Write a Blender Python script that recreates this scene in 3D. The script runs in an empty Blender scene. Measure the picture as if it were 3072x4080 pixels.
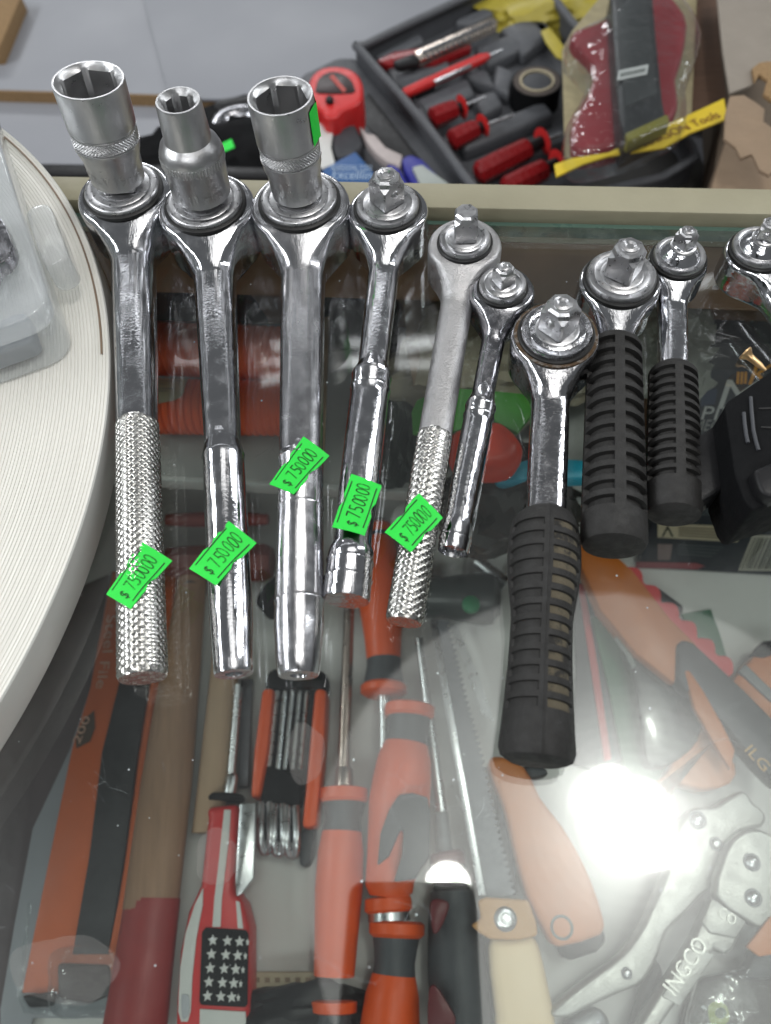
import bpy, bmesh, math, random
from mathutils import Vector as V, Matrix
random.seed(7)
sc = bpy.context.scene
COL = sc.collection
PI = math.pi

# ------------------------------------------------------------------ camera
FPX, PW, PH = 3070.0, 3072.0, 4080.0      # focal length and frame of the photograph in its own pixels
CAMZ = 0.236                              # lens height above the glass
_nx, _ny = 1710 - PW/2, 3640 - PH/2       # where straight down falls in the frame
_r = math.hypot(_nx, _ny)
_al, _ro = math.atan(_r/FPX), math.asin(_nx/_r)
CF = V((0, math.sin(_al), -math.cos(_al)))
_R0, _U0 = V((1, 0, 0)), V((0, math.cos(_al), math.sin(_al)))
CR = _R0*math.cos(_ro) - _U0*math.sin(_ro)
CU = _U0*math.cos(_ro) + _R0*math.sin(_ro)
CC = V((0, 0, CAMZ))
cd = bpy.data.cameras.new('camera'); cam = bpy.data.objects.new('camera', cd); COL.objects.link(cam)
cam.matrix_world = Matrix(((CR.x, CU.x, -CF.x, 0), (CR.y, CU.y, -CF.y, 0), (CR.z, CU.z, -CF.z, CAMZ), (0, 0, 0, 1)))
cd.sensor_fit = 'HORIZONTAL'; cd.sensor_width = 36; cd.lens = 36*FPX/PW
cd.clip_start = 0.004; cd.clip_end = 50
cd.dof.use_dof = True; cd.dof.focus_distance = 0.285; cd.dof.aperture_fstop = 14
sc.camera = cam

# ------------------------------------------------------------------ world, lamps, exposure
w = bpy.data.worlds.new('World'); sc.world = w; w.use_nodes = True
bg = w.node_tree.nodes['Background']
bg.inputs[0].default_value = (0.93, 0.97, 1.0, 1); bg.inputs[1].default_value = 0.15
sc.view_settings.view_transform = 'Standard'; sc.view_settings.look = 'None'
sc.view_settings.exposure = 0.0; sc.view_settings.gamma = 1.0
sc.cycles.use_denoising = True
sc.cycles.max_bounces = 10; sc.cycles.transparent_max_bounces = 16; sc.cycles.glossy_bounces = 6
sc.cycles.caustics_reflective = False; sc.cycles.caustics_refractive = False
sc.cycles.sample_clamp_indirect = 6

def area(name, loc, aim, sx, sy, power, col=(1, 1, 1), shape='RECTANGLE'):
    l = bpy.data.lights.new(name, 'AREA'); l.shape = shape; l.size = sx; l.size_y = sy
    l.energy = power; l.color = col
    o = bpy.data.objects.new(name, l); COL.objects.link(o); o.location = loc
    o.rotation_euler = (V(aim)-V(loc)).to_track_quat('-Z', 'Y').to_euler()
    return o

def ray(u, v):
    """direction of the sight line through the photograph's point (u, v), in 1666-wide units"""
    x, y = u*1.844, v*1.844
    return (CF*FPX + CR*(x-PW/2) - CU*(y-PH/2))
def at(u, v, z=0.0):
    d = ray(u, v); return CC + d*((z-CAMZ)/d.z)
def onplane(u, v, P, n):
    d = ray(u, v); return CC + d*((P-CC).dot(n)/d.dot(n))
def depth(p): return (V(p)-CC).dot(CF)
def pxm(p, wpx): return wpx*1.844/FPX*depth(p)

# shop ceiling lamps, with unseen lights added for veil, fill and chrome
_g = at(1345, 1760, 0); _d = (_g-CC).normalized(); _d.z = -_d.z
_lamp = _g + _d*(1.75/_d.z)
def mirror_pt(u, v, z):
    g = at(u, v, 0); d = (g-CC).normalized(); d.z = -d.z
    return g + d*(z/d.z)
area('ceiling_lamp', mirror_pt(1365, 1760, 1.75), at(1365, 1760, 0), 0.15, 0.18, 3, (1.0, 0.98, 0.94), 'ELLIPSE')
area('ceiling_lamp', mirror_pt(1300, 1712, 1.72), at(1300, 1712, 0), 0.10, 0.15, 1.4, (1.0, 0.98, 0.94), 'ELLIPSE')
area('ceiling_lamp', mirror_pt(1425, 1845, 1.70), at(1425, 1845, 0), 0.06, 0.15, 0.7, (1.0, 0.98, 0.94), 'ELLIPSE')
for _k in range(9):      # nested dim lights added to soften the lamp's glare, dimmer outwards
    _r = .20+.055*_k
    area('glare_halo', mirror_pt(1366+2.5*_k, 1775, 1.77), at(1366+2.5*_k, 1775, 0), _r, _r*1.08, .17+.010*_k, (1.0, 0.99, 0.96), 'ELLIPSE')
for _x in (-.95, -.55, .85):      # thin dim unseen lights, added to put streaks in the chrome
    area('streak_light', (_x, 1.9, 1.95), (_x*.6, 1.9, 0), .05, 2.6, 1.0, (.96, .98, 1.0))
area('ceiling_bulb', mirror_pt(968, 1915, 1.72), at(968, 1915, 0), 0.10, 0.10, 0.9, (1.0, 0.98, 0.94), 'DISK')
_p = area('veil_light', mirror_pt(1290, 1900, 1.9), at(1290, 1900, 0), 1.5, 1.5, 1.25, (1.0, 0.99, 0.96), 'DISK')  # wide dim light added to lay a soft veil over the glass
_p.data.spread = math.radians(56)
area('side_fill', (-1.9, 0.3, 1.3), (0, .15, 0), 1.6, 0.3, 31, (0.95, 0.98, 1.0))  # unseen light added at left for fill and chrome side stripes
area('far_fill', (-.6, 4.0, 1.5), (0, .3, -.1), 2.6, 0.3, 38, (0.96, 0.98, 1.0))  # unseen low light added far behind the bench for fill and chrome
area('side_fill', (2.2, 0.9, 1.4), (0, .2, 0), 0.3, 1.6, 22, (0.95, 0.98, 1.0))  # unseen light added at right, partner of the left one
area('back_fill', (-.3, -1.5, 1.9), (0, .2, -.1), 1.6, 0.4, 18, (0.98, 0.99, 1.0))  # unseen light added behind the camera for general fill

# ------------------------------------------------------------------ materials
def srgb(h):
    c = [int(h[i:i+2], 16)/255 for i in (0, 2, 4)]
    return tuple(x/12.92 if x <= .04045 else ((x+.055)/1.055)**2.4 for x in c)
def N(nt, t, **kw):
    n = nt.nodes.new(t)
    for k, v in kw.items(): setattr(n, k, v)
    return n
def M(name, col, rough=.5, metal=0.0, var=.12, vs=90, bump=0.0, bs=500, rvar=.1, spots=None, coat=0.0, trans=0.0, alpha=1.0, spec=.5, stretch=None, streak=0.0):
    """procedural surface: base colour broken by noise, uneven gloss, optional fine relief and wear spots"""
    m = bpy.data.materials.new(name); m.use_nodes = True; nt = m.node_tree; L = nt.links
    b = nt.nodes['Principled BSDF']
    if isinstance(col, str): col = srgb(col)
    tc = N(nt, 'ShaderNodeTexCoord'); mp = N(nt, 'ShaderNodeMapping'); L.new(tc.outputs['Object'], mp.inputs[0])
    if stretch: mp.inputs['Scale'].default_value = stretch
    n1 = N(nt, 'ShaderNodeTexNoise'); n1.inputs['Scale'].default_value = vs; n1.inputs['Detail'].default_value = 5; n1.inputs['Roughness'].default_value = .6
    L.new(mp.outputs[0], n1.inputs['Vector'])
    mx = N(nt, 'ShaderNodeMix', data_type='RGBA')
    mx.inputs['A'].default_value = tuple(max(0, c*(1-var)) for c in col)+(1,)
    mx.inputs['B'].default_value = tuple(min(1, c*(1+var)) for c in col)+(1,)
    L.new(n1.outputs['Fac'], mx.inputs['Factor']); out = mx.outputs['Result']
    rr = N(nt, 'ShaderNodeMapRange'); rr.inputs['From Min'].default_value = .3; rr.inputs['From Max'].default_value = .7
    rr.inputs['To Min'].default_value = max(.02, rough-rvar*.5); rr.inputs['To Max'].default_value = min(1, rough+rvar)
    n2 = N(nt, 'ShaderNodeTexNoise'); n2.inputs['Scale'].default_value = vs*1.7; n2.inputs['Detail'].default_value = 6
    L.new(mp.outputs[0], n2.inputs['Vector']); L.new(n2.outputs['Fac'], rr.inputs['Value']); rout = rr.outputs[0]
    if spots:                     # (colour, scale, threshold, roughness)
        n3 = N(nt, 'ShaderNodeTexNoise'); n3.inputs['Scale'].default_value = spots[1]; n3.inputs['Detail'].default_value = 8; n3.inputs['Roughness'].default_value = .75
        L.new(mp.outputs[0], n3.inputs['Vector'])
        r3 = N(nt, 'ShaderNodeMapRange'); r3.inputs['From Min'].default_value = spots[2]; r3.inputs['From Max'].default_value = spots[2]+.07
        L.new(n3.outputs['Fac'], r3.inputs['Value'])
        m3 = N(nt, 'ShaderNodeMix', data_type='RGBA'); m3.inputs['B'].default_value = srgb(spots[0])+(1,)
        L.new(r3.outputs[0], m3.inputs['Factor']); L.new(out, m3.inputs['A']); out = m3.outputs['Result']
        m4 = N(nt, 'ShaderNodeMix'); m4.inputs['B'].default_value = spots[3]
        L.new(r3.outputs[0], m4.inputs['Factor']); L.new(rout, m4.inputs['A']); rout = m4.outputs['Result']
    L.new(out, b.inputs['Base Color']); L.new(rout, b.inputs['Roughness'])
    b.inputs['Metallic'].default_value = metal; b.inputs['Coat Weight'].default_value = coat
    b.inputs['Specular IOR Level'].default_value = spec; b.inputs['Alpha'].default_value = alpha
    b.inputs['Transmission Weight'].default_value = trans
    if bump:
        nb = N(nt, 'ShaderNodeTexNoise'); nb.inputs['Scale'].default_value = bs; nb.inputs['Detail'].default_value = 4
        L.new(mp.outputs[0], nb.inputs['Vector'])
        bp = N(nt, 'ShaderNodeBump'); bp.inputs['Strength'].default_value = bump; bp.inputs['Distance'].default_value = .001
        L.new(nb.outputs['Fac'], bp.inputs['Height']); L.new(bp.outputs[0], b.inputs['Normal'])
        if streak:
            m5 = N(nt, 'ShaderNodeMapping'); m5.inputs['Scale'].default_value = (420, 26, 420); m5.inputs['Rotation'].default_value = (0, 0, .12)
            L.new(tc.outputs['Object'], m5.inputs[0])
            n5 = N(nt, 'ShaderNodeTexNoise'); n5.inputs['Scale'].default_value = 1; n5.inputs['Detail'].default_value = 3; L.new(m5.outputs[0], n5.inputs['Vector'])
            b5 = N(nt, 'ShaderNodeBump'); b5.inputs['Strength'].default_value = streak; b5.inputs['Distance'].default_value = .0006
            L.new(n5.outputs['Fac'], b5.inputs['Height']); L.new(bp.outputs[0], b5.inputs['Normal']); L.new(b5.outputs[0], b.inputs['Normal'])
    return m
def sheet(name, tint, veil, gloss_rough=.02, ior=1.5, milky='d8dde0', vs=30, veilvar=.5, dust=0.0, smear=0.0, wrinkle=0.0):
    """thin clear sheet: lets sight and light through, mirrors by angle, carries a little milky veil, dust and smear"""
    m = bpy.data.materials.new(name); m.use_nodes = True; nt = m.node_tree; L = nt.links
    nt.nodes.remove(nt.nodes['Principled BSDF']); out = nt.nodes['Material Output']
    geo = N(nt, 'ShaderNodeNewGeometry'); tc = N(nt, 'ShaderNodeTexCoord')
    io = N(nt, 'ShaderNodeMix'); io.inputs['A'].default_value = ior; io.inputs['B'].default_value = 1/ior
    L.new(geo.outputs['Backfacing'], io.inputs['Factor'])
    fr = N(nt, 'ShaderNodeFresnel'); L.new(io.outputs['Result'], fr.inputs['IOR'])
    tr = N(nt, 'ShaderNodeBsdfTransparent'); tr.inputs[0].default_value = srgb(tint)+(1,)
    gl = N(nt, 'ShaderNodeBsdfGlossy'); gl.inputs['Roughness'].default_value = gloss_rough; gl.inputs[0].default_value = (1, 1, 1, 1)
    if wrinkle:
        nw = N(nt, 'ShaderNodeTexNoise'); nw.inputs['Scale'].default_value = 60; L.new(tc.outputs['Object'], nw.inputs['Vector'])
        bp = N(nt, 'ShaderNodeBump'); bp.inputs['Strength'].default_value = wrinkle; bp.inputs['Distance'].default_value = .01
        L.new(nw.outputs['Fac'], bp.inputs['Height']); L.new(bp.outputs[0], gl.inputs['Normal']); L.new(bp.outputs[0], fr.inputs['Normal'])
    df = N(nt, 'ShaderNodeBsdfDiffuse'); df.inputs[0].default_value = srgb(milky)+(1,)
    n1 = N(nt, 'ShaderNodeTexNoise'); n1.inputs['Scale'].default_value = vs; n1.inputs['Detail'].default_value = 6; n1.inputs['Roughness'].default_value = .65
    L.new(tc.outputs['Object'], n1.inputs['Vector'])
    r1 = N(nt, 'ShaderNodeMapRange'); r1.inputs['From Min'].default_value = .3; r1.inputs['From Max'].default_value = .75
    r1.inputs['To Min'].default_value = veil*(1-veilvar); r1.inputs['To Max'].default_value = veil*(1+veilvar)
    L.new(n1.outputs['Fac'], r1.inputs['Value']); fac = r1.outputs[0]
    if dust:
        vo = N(nt, 'ShaderNodeTexVoronoi'); vo.inputs['Scale'].default_value = 210; vo.inputs['Randomness'].default_value = 1
        L.new(tc.outputs['Object'], vo.inputs['Vector'])
        sp = N(nt, 'ShaderNodeSeparateColor'); L.new(vo.outputs['Color'], sp.inputs[0])
        a = N(nt, 'ShaderNodeMath', operation='LESS_THAN'); L.new(vo.outputs['Distance'], a.inputs[0])
        sz = N(nt, 'ShaderNodeMath', operation='MULTIPLY'); L.new(sp.outputs[1], sz.inputs[0]); sz.inputs[1].default_value = .085; L.new(sz.outputs[0], a.inputs[1])
        c = N(nt, 'ShaderNodeMath', operation='GREATER_THAN'); L.new(sp.outputs[0], c.inputs[0]); c.inputs[1].default_value = 1-dust
        d = N(nt, 'ShaderNodeMath', operation='MULTIPLY'); L.new(a.outputs[0], d.inputs[0]); L.new(c.outputs[0], d.inputs[1])
        e = N(nt, 'ShaderNodeMath', operation='MAXIMUM'); L.new(d.outputs[0], e.inputs[0]); L.new(fac, e.inputs[1]); fac = e.outputs[0]
        wv = N(nt, 'ShaderNodeTexVoronoi', feature='DISTANCE_TO_EDGE'); wv.inputs['Scale'].default_value = 16
        nz = N(nt, 'ShaderNodeTexNoise'); nz.inputs['Scale'].default_value = 9; L.new(tc.outputs['Object'], nz.inputs['Vector'])
        vm = N(nt, 'ShaderNodeVectorMath', operation='ADD'); L.new(tc.outputs['Object'], vm.inputs[0]); L.new(nz.outputs['Color'], vm.inputs[1])
        L.new(vm.outputs[0], wv.inputs['Vector'])
        s1 = N(nt, 'ShaderNodeMath', operation='LESS_THAN'); L.new(wv.outputs['Distance'], s1.inputs[0]); s1.inputs[1].default_value = .0028
        n5 = N(nt, 'ShaderNodeTexNoise'); n5.inputs['Scale'].default_value = 26; L.new(tc.outputs['Object'], n5.inputs['Vector'])
        s2 = N(nt, 'ShaderNodeMath', operation='GREATER_THAN'); L.new(n5.outputs['Fac'], s2.inputs[0]); s2.inputs[1].default_value = .62
        s3 = N(nt, 'ShaderNodeMath', operation='MULTIPLY'); L.new(s1.outputs[0], s3.inputs[0]); L.new(s2.outputs[0], s3.inputs[1])
        s4 = N(nt, 'ShaderNodeMath', operation='MULTIPLY'); L.new(s3.outputs[0], s4.inputs[0]); s4.inputs[1].default_value = .26
        e2 = N(nt, 'ShaderNodeMath', operation='MAXIMUM'); L.new(s4.outputs[0], e2.inputs[0]); L.new(fac, e2.inputs[1]); fac = e2.outputs[0]
    m1 = N(nt, 'ShaderNodeMixShader'); L.new(fac, m1.inputs[0]); L.new(tr.outputs[0], m1.inputs[1]); L.new(df.outputs[0], m1.inputs[2])
    last = m1
    if smear:
        for (rg, wt) in ((.30, smear*.6), (.13, smear*.9), (.05, smear*3.0)):
            g2 = N(nt, 'ShaderNodeBsdfGlossy'); g2.inputs['Roughness'].default_value = rg
            ms = N(nt, 'ShaderNodeMixShader'); mw = N(nt, 'ShaderNodeMath', operation='MULTIPLY'); mw.inputs[1].default_value = wt*2
            L.new(n1.outputs['Fac'], mw.inputs[0]); L.new(mw.outputs[0], ms.inputs[0])
            L.new(last.outputs[0], ms.inputs[1]); L.new(g2.outputs[0], ms.inputs[2]); last = ms
    m2 = N(nt, 'ShaderNodeMixShader'); L.new(fr.outputs[0], m2.inputs[0]); L.new(last.outputs[0], m2.inputs[1]); L.new(gl.outputs[0], m2.inputs[2])
    L.new(m2.outputs[0], out.inputs['Surface'])
    return m

CHROME = M('chrome', (.60, .605, .63), .07, 1, .10, 120, .05, 900, .16, ('3a3735', 420, .66, .45), streak=.36)
CHROME_OLD = M('pitted chrome', (.52, .52, .54), .10, 1, .14, 150, .10, 800, .14, ('2b2826', 520, .58, .6), streak=.35)
CHROME_DARK = M('worn dark chrome', (.36, .36, .38), .16, 1, .16, 200, .06, 900, .16, ('3b302a', 330, .66, .6), streak=.35)
SATIN = M('satin steel', (.50, .50, .505), .32, 1, .10, 160, .10, 2500, .10)
SATIN_OLD = M('dull cast steel', (.45, .445, .45), .42, 1, .16, 220, .35, 1500, .14, ('2e2b2a', 260, .69, .6))
SATIN_HANDLE = M('satin handle steel', (.58, .58, .60), .20, 1, .10, 120, .04, 1200, .08, ('4a4846', 500, .70, .5), streak=.25)
KNURL = M('knurled steel', (.52, .515, .49), .22, 1, .10, 300, .05, 1800, .10)
STEELD = M('drive steel', (.50, .50, .51), .30, 1, .15, 300, .05, 1500, .14, ('4a3527', 230, .66, .6))
GROOVE = M('dark groove', (.02, .02, .02), .45, .3, .2)
RUBBER = M('black rubber', (.017, .0163, .0155), .66, 0, .35, 200, .25, 1400, .15, ('3a362f', 260, .64, .9))
RUBDUST = M('dusty rubber', (.024, .023, .021), .8, 0, .3, 200, .3, 1400, .1, ('625b4c', 90, .42, .95))
TAG = M('green tag paper', (.02, .70, .06), .62, 0, .10, 150, .12, 500, .1, ('0a9a2a', 700, .72, .7))
INK = M('stamp ink', (.006, .09, .010), .7, 0, .3, 900, 0, 500, .1, ('12c832', 1300, .52, .62))
INK2 = M('stamp ink dense', (.004, .05, .006), .7, 0, .3, 900)
INKD = M('dark print', (.01, .02, .012), .7)
GLASS = sheet('counter glass', 'f9fcfa', .007, .0, 1.5, 'c9cfd2', 22, .8, .24, .0065)
GLASSEDGE = M('green glass edge', '4b6258', .25, 0, .15, 40)
CLEAR = sheet('clear plastic', 'f6f8f8', .015, .06, 1.5, 'dfe3e6', 40, .5, wrinkle=.4)
FROST = sheet('cloudy clear plastic', 'fafbfb', .19, .12, 1.45, 'eef1f4', 30, .25)
BAG = sheet('crumpled clear bag', 'eceee9', .10, .10, 1.5, 'dcd9cc', 60, .6, wrinkle=1.0)
GLUE = sheet('glue smear', 'fdfcfb', .018, .5, 1.3, 'd8d4d0', 200, .6)
WHITEP = M('white melamine', 'c4c4c2', .42, 0, .04, 8, .02, 400, .1, ('8b8780', 60, .74, .6))
GREYP = M('grey white melamine', '8b8d93', .5, 0, .05, 5, .02, 300, .1, ('6f6a64', 42, .72, .7))
CHIP = M('raw particleboard', '8f7452', .9, 0, .45, 420, .5, 420)
CREAM = M('cream painted wood', '948f79', .55, 0, .10, 60, .25, 160, .1, ('8e8363', 30, .68, .7))
COILW = M('white edge band', 'dcdad3', .42, 0, .05, 14, 0, 500, .1, ('9a948a', 120, .76, .6))
COILSIDE = M('white band face', 'cfcfca', .30, 0, .04, 20, 0, 500, .1, ('8a857c', 90, .75, .6))
BROWNB = M('brown edge band', '7d6a58', .5, 0, .1)
BLACKP = M('black plastic', (.010, .010, .011), .42, 0, .3, 150, .12, 900, .12, spec=.3)
BLACKS = M('soft black plastic', (.008, .0083, .009), .6, 0, .3, 150, .2, 700, .12, spec=.06)
DGREY = M('dark grey plastic', (.05, .053, .06), .5, 0, .2, 120, .15, 700)
TRAY = M('case tray plastic', (.085, .089, .098), .5, 0, .2, 90, .3, 500, .15)
MGREY = M('mid grey plastic', (.16, .165, .175), .5, 0, .15, 120)
RED = M('red plastic', '80161a', .28, 0, .12, 120, .03, 600)
REDB = M('bright red plastic', 'c42a2a', .38, 0, .12, 120, .03, 600)
REDD = M('dark red plastic', '5a121a', .4, 0, .15, 120)
CARDRED = M('red card', '7d0f1c', .5, 0, .08, 60)
ORANGE = M('orange plastic', 'd8500e', .42, 0, .10, 90, .06, 500)
ORANGEH = M('orange hose', 'f0602a', .45, 0, .14, 60, .1, 300)
ORANGEC = M('orange card', 'c25a22', .5, 0, .12, 40)
ORANGEF = M('orange saw frame', 'b8651c', .42, 0, .14, 50, .1, 300)
ORANGEW = M('orange handle', 'b9703c', .45, 0, .16, 60, .08, 300)
AMBER = M('amber print', 'c98a22', .6)
WOOD = M('beech wood', '94735a', .62, 0, .30, 60, .2, 300, .1, stretch=(3.5, .35, 3.5))
WOODL = M('pale wood', 'a88d72', .6, 0, .15, 60, .1, 300, .1, stretch=(3, .4, 3))
WOODD = M('brown wood grain', '5a4334', .6, 0, .4, 60, .2, 200, .1, stretch=(.6, 5, 1))
BACKW = M('brown back board', '7d6048', .7, 0, .35, 30, .2, 200)
KRAFT = M('kraft board', '8b7762', .8, 0, .15, 60, .3, 200)
KRAFTG = M('grey kraft board', '8b8379', .8, 0, .15, 40, .3, 200)
LEATHER = M('tan leather', 'b98a55', .5, 0, .12, 90, .3, 900)
CREAMW = M('cream handle', 'd9c19a', .5, 0, .06, 30)
STEEL = M('bright steel', (.60, .61, .63), .28, 1, .12, 120, .02, 500, .1)
STEELB = M('grey blade steel', (.13, .135, .15), .5, .5, .25, 120, .08, 700, .15, ('20201f', 240, .62, .5))
SHAFTB = M('brown plated steel', (.35, .28, .25), .3, 1, .15, 120)
ALU = M('cast aluminium', (.36, .36, .345), .42, 1, .10, 90, .25, 700, .1)
BLADEB = M('black blade', (.05, .052, .06), .45, .3, .3, 160, .1, 600)
GREEN = M('green plastic', '1d5a3c', .45, 0, .15, 60)
GREENL = M('leaf green card', '4a9a3c', .55, 0, .18, 40)
GREENE = M('emerald plastic', '0f7a4a', .35, 0, .1)
CYAN = M('cyan plastic', '2aa7c4', .4, 0, .1)
BLUE = M('blue card', '1d4f86', .5, 0, .1, 60)
BLUEH = M('blue grip', '2a2c86', .45, 0, .12)
PAPER = M('white paper', 'c9c9c6', .7, 0, .08, 90, .3, 200)
LABELC = M('cream label', 'b3a98f', .65, 0, .1, 60)
PRINTW = M('white print', 'b9bcba', .6)
PRINTG = M('grey print', '8b8d8a', .6, 0, .25, 400)
YELLOW = M('yellow card', 'd1b52a', .55, 0, .12, 60)
YELLOWB = M('yellow bag', 'a89a3a', .45, 0, .2, 60, .3, 100)
NAVY = M('navy carton', '1b222b', .55, 0, .25, 60)
BRASS = M('worn brass', (.62, .42, .22), .35, 1, .15, 200)
TAPEB = M('tape roll face', '4d4540', .7, 0, .25, 200)
SHELFG = M('grey shelf board', (.34, .35, .34), .5, 0, .08, 30)
PHONE = M('phone back', (.015, .016, .018), .25, 0, .2)

# ------------------------------------------------------------------ mesh helpers
def link(name, me, mat, parent=None, sharp=35):
    me.materials.append(mat) if mat and not me.materials else None
    for p in me.polygons: p.use_smooth = True
    me.set_sharp_from_angle(angle=math.radians(sharp))
    o = bpy.data.objects.new(name, me); COL.objects.link(o)
    if parent is not None: o.parent = parent
    return o
def wloc(o):
    p = V((0, 0, 0))
    while o is not None: p = p + V(o.location); o = o.parent
    return p
def mesh(name, vs, fs, mat, parent=None, sharp=35, mats=None, mi=None):
    """one mesh object from world-space points; its origin sits at its parent or at its own base"""
    vs = [V(v) for v in vs]
    if parent is not None: base = wloc(parent)
    else:
        base = sum(vs, V((0, 0, 0)))/len(vs); base.z = min(v.z for v in vs)
    me = bpy.data.meshes.new(name); me.from_pydata([tuple(v-base) for v in vs], [], fs)
    if mats:
        for q in mats: me.materials.append(q)
        me.polygons.foreach_set('material_index', mi)
    bm = bmesh.new(); bm.from_mesh(me); bmesh.ops.recalc_face_normals(bm, faces=bm.faces); bm.to_mesh(me); bm.free()
    o = link(name, me, mat, parent, sharp)
    if parent is None: o.location = base
    return o
def thing(name, label, cat, loc, group=None):
    o = bpy.data.objects.new(name, None); COL.objects.link(o); o.location = loc; o.empty_display_size = .01
    o['label'] = label; o['category'] = cat
    if group: o['group'] = group
    return o
def tag(o, label, cat, group=None):
    o['label'] = label; o['category'] = cat
    if group: o['group'] = group
    return o
def grid(nu, nv, closed_u=False, closed_v=False):
    fs = []
    for i in range(nu if closed_u else nu-1):
        for j in range(nv if closed_v else nv-1):
            a, b = i*nv+j, ((i+1) % nu)*nv+j
            c, d = ((i+1) % nu)*nv+(j+1) % nv, i*nv+(j+1) % nv
            fs.append((a, b, c, d))
    return fs
def frame(A, B):
    x = (V(B)-V(A)).normalized(); s = x.cross(V((0, 0, 1)))
    s = V((1, 0, 0)) if s.length < 1e-5 else s.normalized()
    return x, s, s.cross(x) if s.cross(x).z > 0 else x.cross(s)
def lathe(name, A, B, prof, mat, parent=None, n=40, cap=True, squash=1.0, sharp=35):
    """body of revolution on the line A to B; prof = [(metres along the line, radius)]"""
    A, B = V(A), V(B); x, s, t = frame(A, B)
    vs = []
    for (d, r) in prof:
        for k in range(n):
            a = 2*PI*k/n; vs.append(A + x*d + s*(r*math.cos(a)) + t*(r*squash*math.sin(a)))
    m = len(prof); fs = []
    for i in range(m-1):
        for k in range(n): fs.append((i*n+k, i*n+(k+1) % n, (i+1)*n+(k+1) % n, (i+1)*n+k))
    if cap: fs += [tuple(range(n)), tuple((m-1)*n+k for k in range(n))]
    return mesh(name, vs, fs, mat, parent, sharp)
def pxrod(name, st, z, mat, parent=None, n=32, squash=1.0, sharp=35, cap=True, rev=1.0):
    """lying round body whose axis passes the photograph's points st = [(u, v, half width)] at height z"""
    A, B = at(st[0][0], st[0][1], z), at(st[-1][0], st[-1][1], z); x = (B-A).normalized()
    return lathe(name, A, B, [((at(u, v, z)-A).dot(x), pxm(at(u, v, z), h)*rev) for (u, v, h) in st], mat, parent, n, cap, squash, sharp)
def smooth_loop(p, n=4):
    out = []; L = len(p)
    for i in range(L):
        a, b, c, d = (V(p[(i+k-1) % L]) for k in range(4))
        for j in range(n):
            t = j/n
            out.append(.5*((2*b)+(c-a)*t+(2*a-5*b+4*c-d)*t*t+(3*b-a-3*c+d)*t**3))
    return out
def prism(name, pts, dz, mat, parent=None, bev=.0008, seg=2, sharp=40):
    """solid with outline pts (world points of its upper face), going down by the vector dz"""
    pts = [V(p) for p in pts]; n = len(pts); dz = V(dz) if not isinstance(dz, (int, float)) else V((0, 0, -dz))
    bm = bmesh.new(); t = [bm.verts.new(p) for p in pts]; b = [bm.verts.new(p+dz) for p in pts]
    bm.faces.new(t); bm.faces.new(b[::-1])
    for i in range(n): bm.faces.new((t[i], b[i], b[(i+1) % n], t[(i+1) % n]))
    bmesh.ops.recalc_face_normals(bm, faces=bm.faces)
    if bev:
        es = [e for e in bm.edges if len(e.link_faces) == 2 and e.calc_face_angle() > .6]
        bmesh.ops.bevel(bm, geom=es, offset=bev, segments=seg, profile=.5, affect='EDGES', clamp_overlap=True)
    bm.verts.index_update()
    vs = [v.co.copy() for v in bm.verts]; fs = [tuple(v.index for v in f.verts) for f in bm.faces]; bm.free()
    return mesh(name, vs, fs, mat, parent, sharp)
def slab(name, px, z, th, mat, parent=None, bev=.0008, smooth=0, seg=2):
    p = [at(u, v, z) for (u, v) in px]
    if smooth: p = smooth_loop(p, smooth)
    return prism(name, p, th, mat, parent, bev, seg)
def boxf(name, o, ex, ey, ez, mat, parent=None, bev=.0006):
    o, ex, ey, ez = V(o), V(ex), V(ey), V(ez)
    return prism(name, [o+ez, o+ex+ez, o+ex+ey+ez, o+ey+ez], -ez, mat, parent, bev)
def tube(name, pts, r, mat, parent=None, n=12, rs=None):
    pts = [V(p) for p in pts]; vs = []
    for i, p in enumerate(pts):
        d = (pts[min(i+1, len(pts)-1)]-pts[max(i-1, 0)]).normalized()
        s = d.cross(V((0, 0, 1))); s = s.normalized() if s.length > 1e-4 else V((1, 0, 0)); t = s.cross(d)
        q = rs[i] if rs else r
        for k in range(n): vs.append(p + s*q*math.cos(2*PI*k/n) + t*q*math.sin(2*PI*k/n))
    fs = grid(len(pts), n, False, True) + [tuple(range(n)), tuple((len(pts)-1)*n+k for k in range(n))]
    return mesh(name, vs, fs, mat, parent)
def curve_pts(p, n=6):
    p = [V(q) for q in p]; p = [p[0]]+p+[p[-1]]; out = []
    for i in range(1, len(p)-2):
        a, b, c, d = p[i-1:i+3]
        for j in range(n):
            t = j/n; out.append(.5*((2*b)+(c-a)*t+(2*a-5*b+4*c-d)*t*t+(3*b-a-3*c+d)*t**3))
    return out+[p[-2]]
_tc = {}
def text_geo(s, ext=0.0, thin=0.0):
    """letters as flat faces, height about 1, starting at 0"""
    if (s, ext, thin) in _tc: return _tc[(s, ext, thin)]
    c = bpy.data.curves.new('text', 'FONT'); c.body = s; c.size = 1.4; c.resolution_u = 3; c.extrude = ext; c.offset = thin
    o = bpy.data.objects.new('text', c); COL.objects.link(o)
    dg = bpy.context.evaluated_depsgraph_get(); me = bpy.data.meshes.new_from_object(o.evaluated_get(dg))
    vs = [v.co.copy() for v in me.vertices]; fs = [tuple(p.vertices) for p in me.polygons]
    bpy.data.objects.remove(o); bpy.data.curves.remove(c); bpy.data.meshes.remove(me)
    x0, x1 = min(v.x for v in vs), max(v.x for v in vs)
    vs = [V((v.x-x0, v.y, v.z)) for v in vs]
    _tc[(s, ext, thin)] = (vs, fs, x1-x0); return _tc[(s, ext, thin)]
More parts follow.
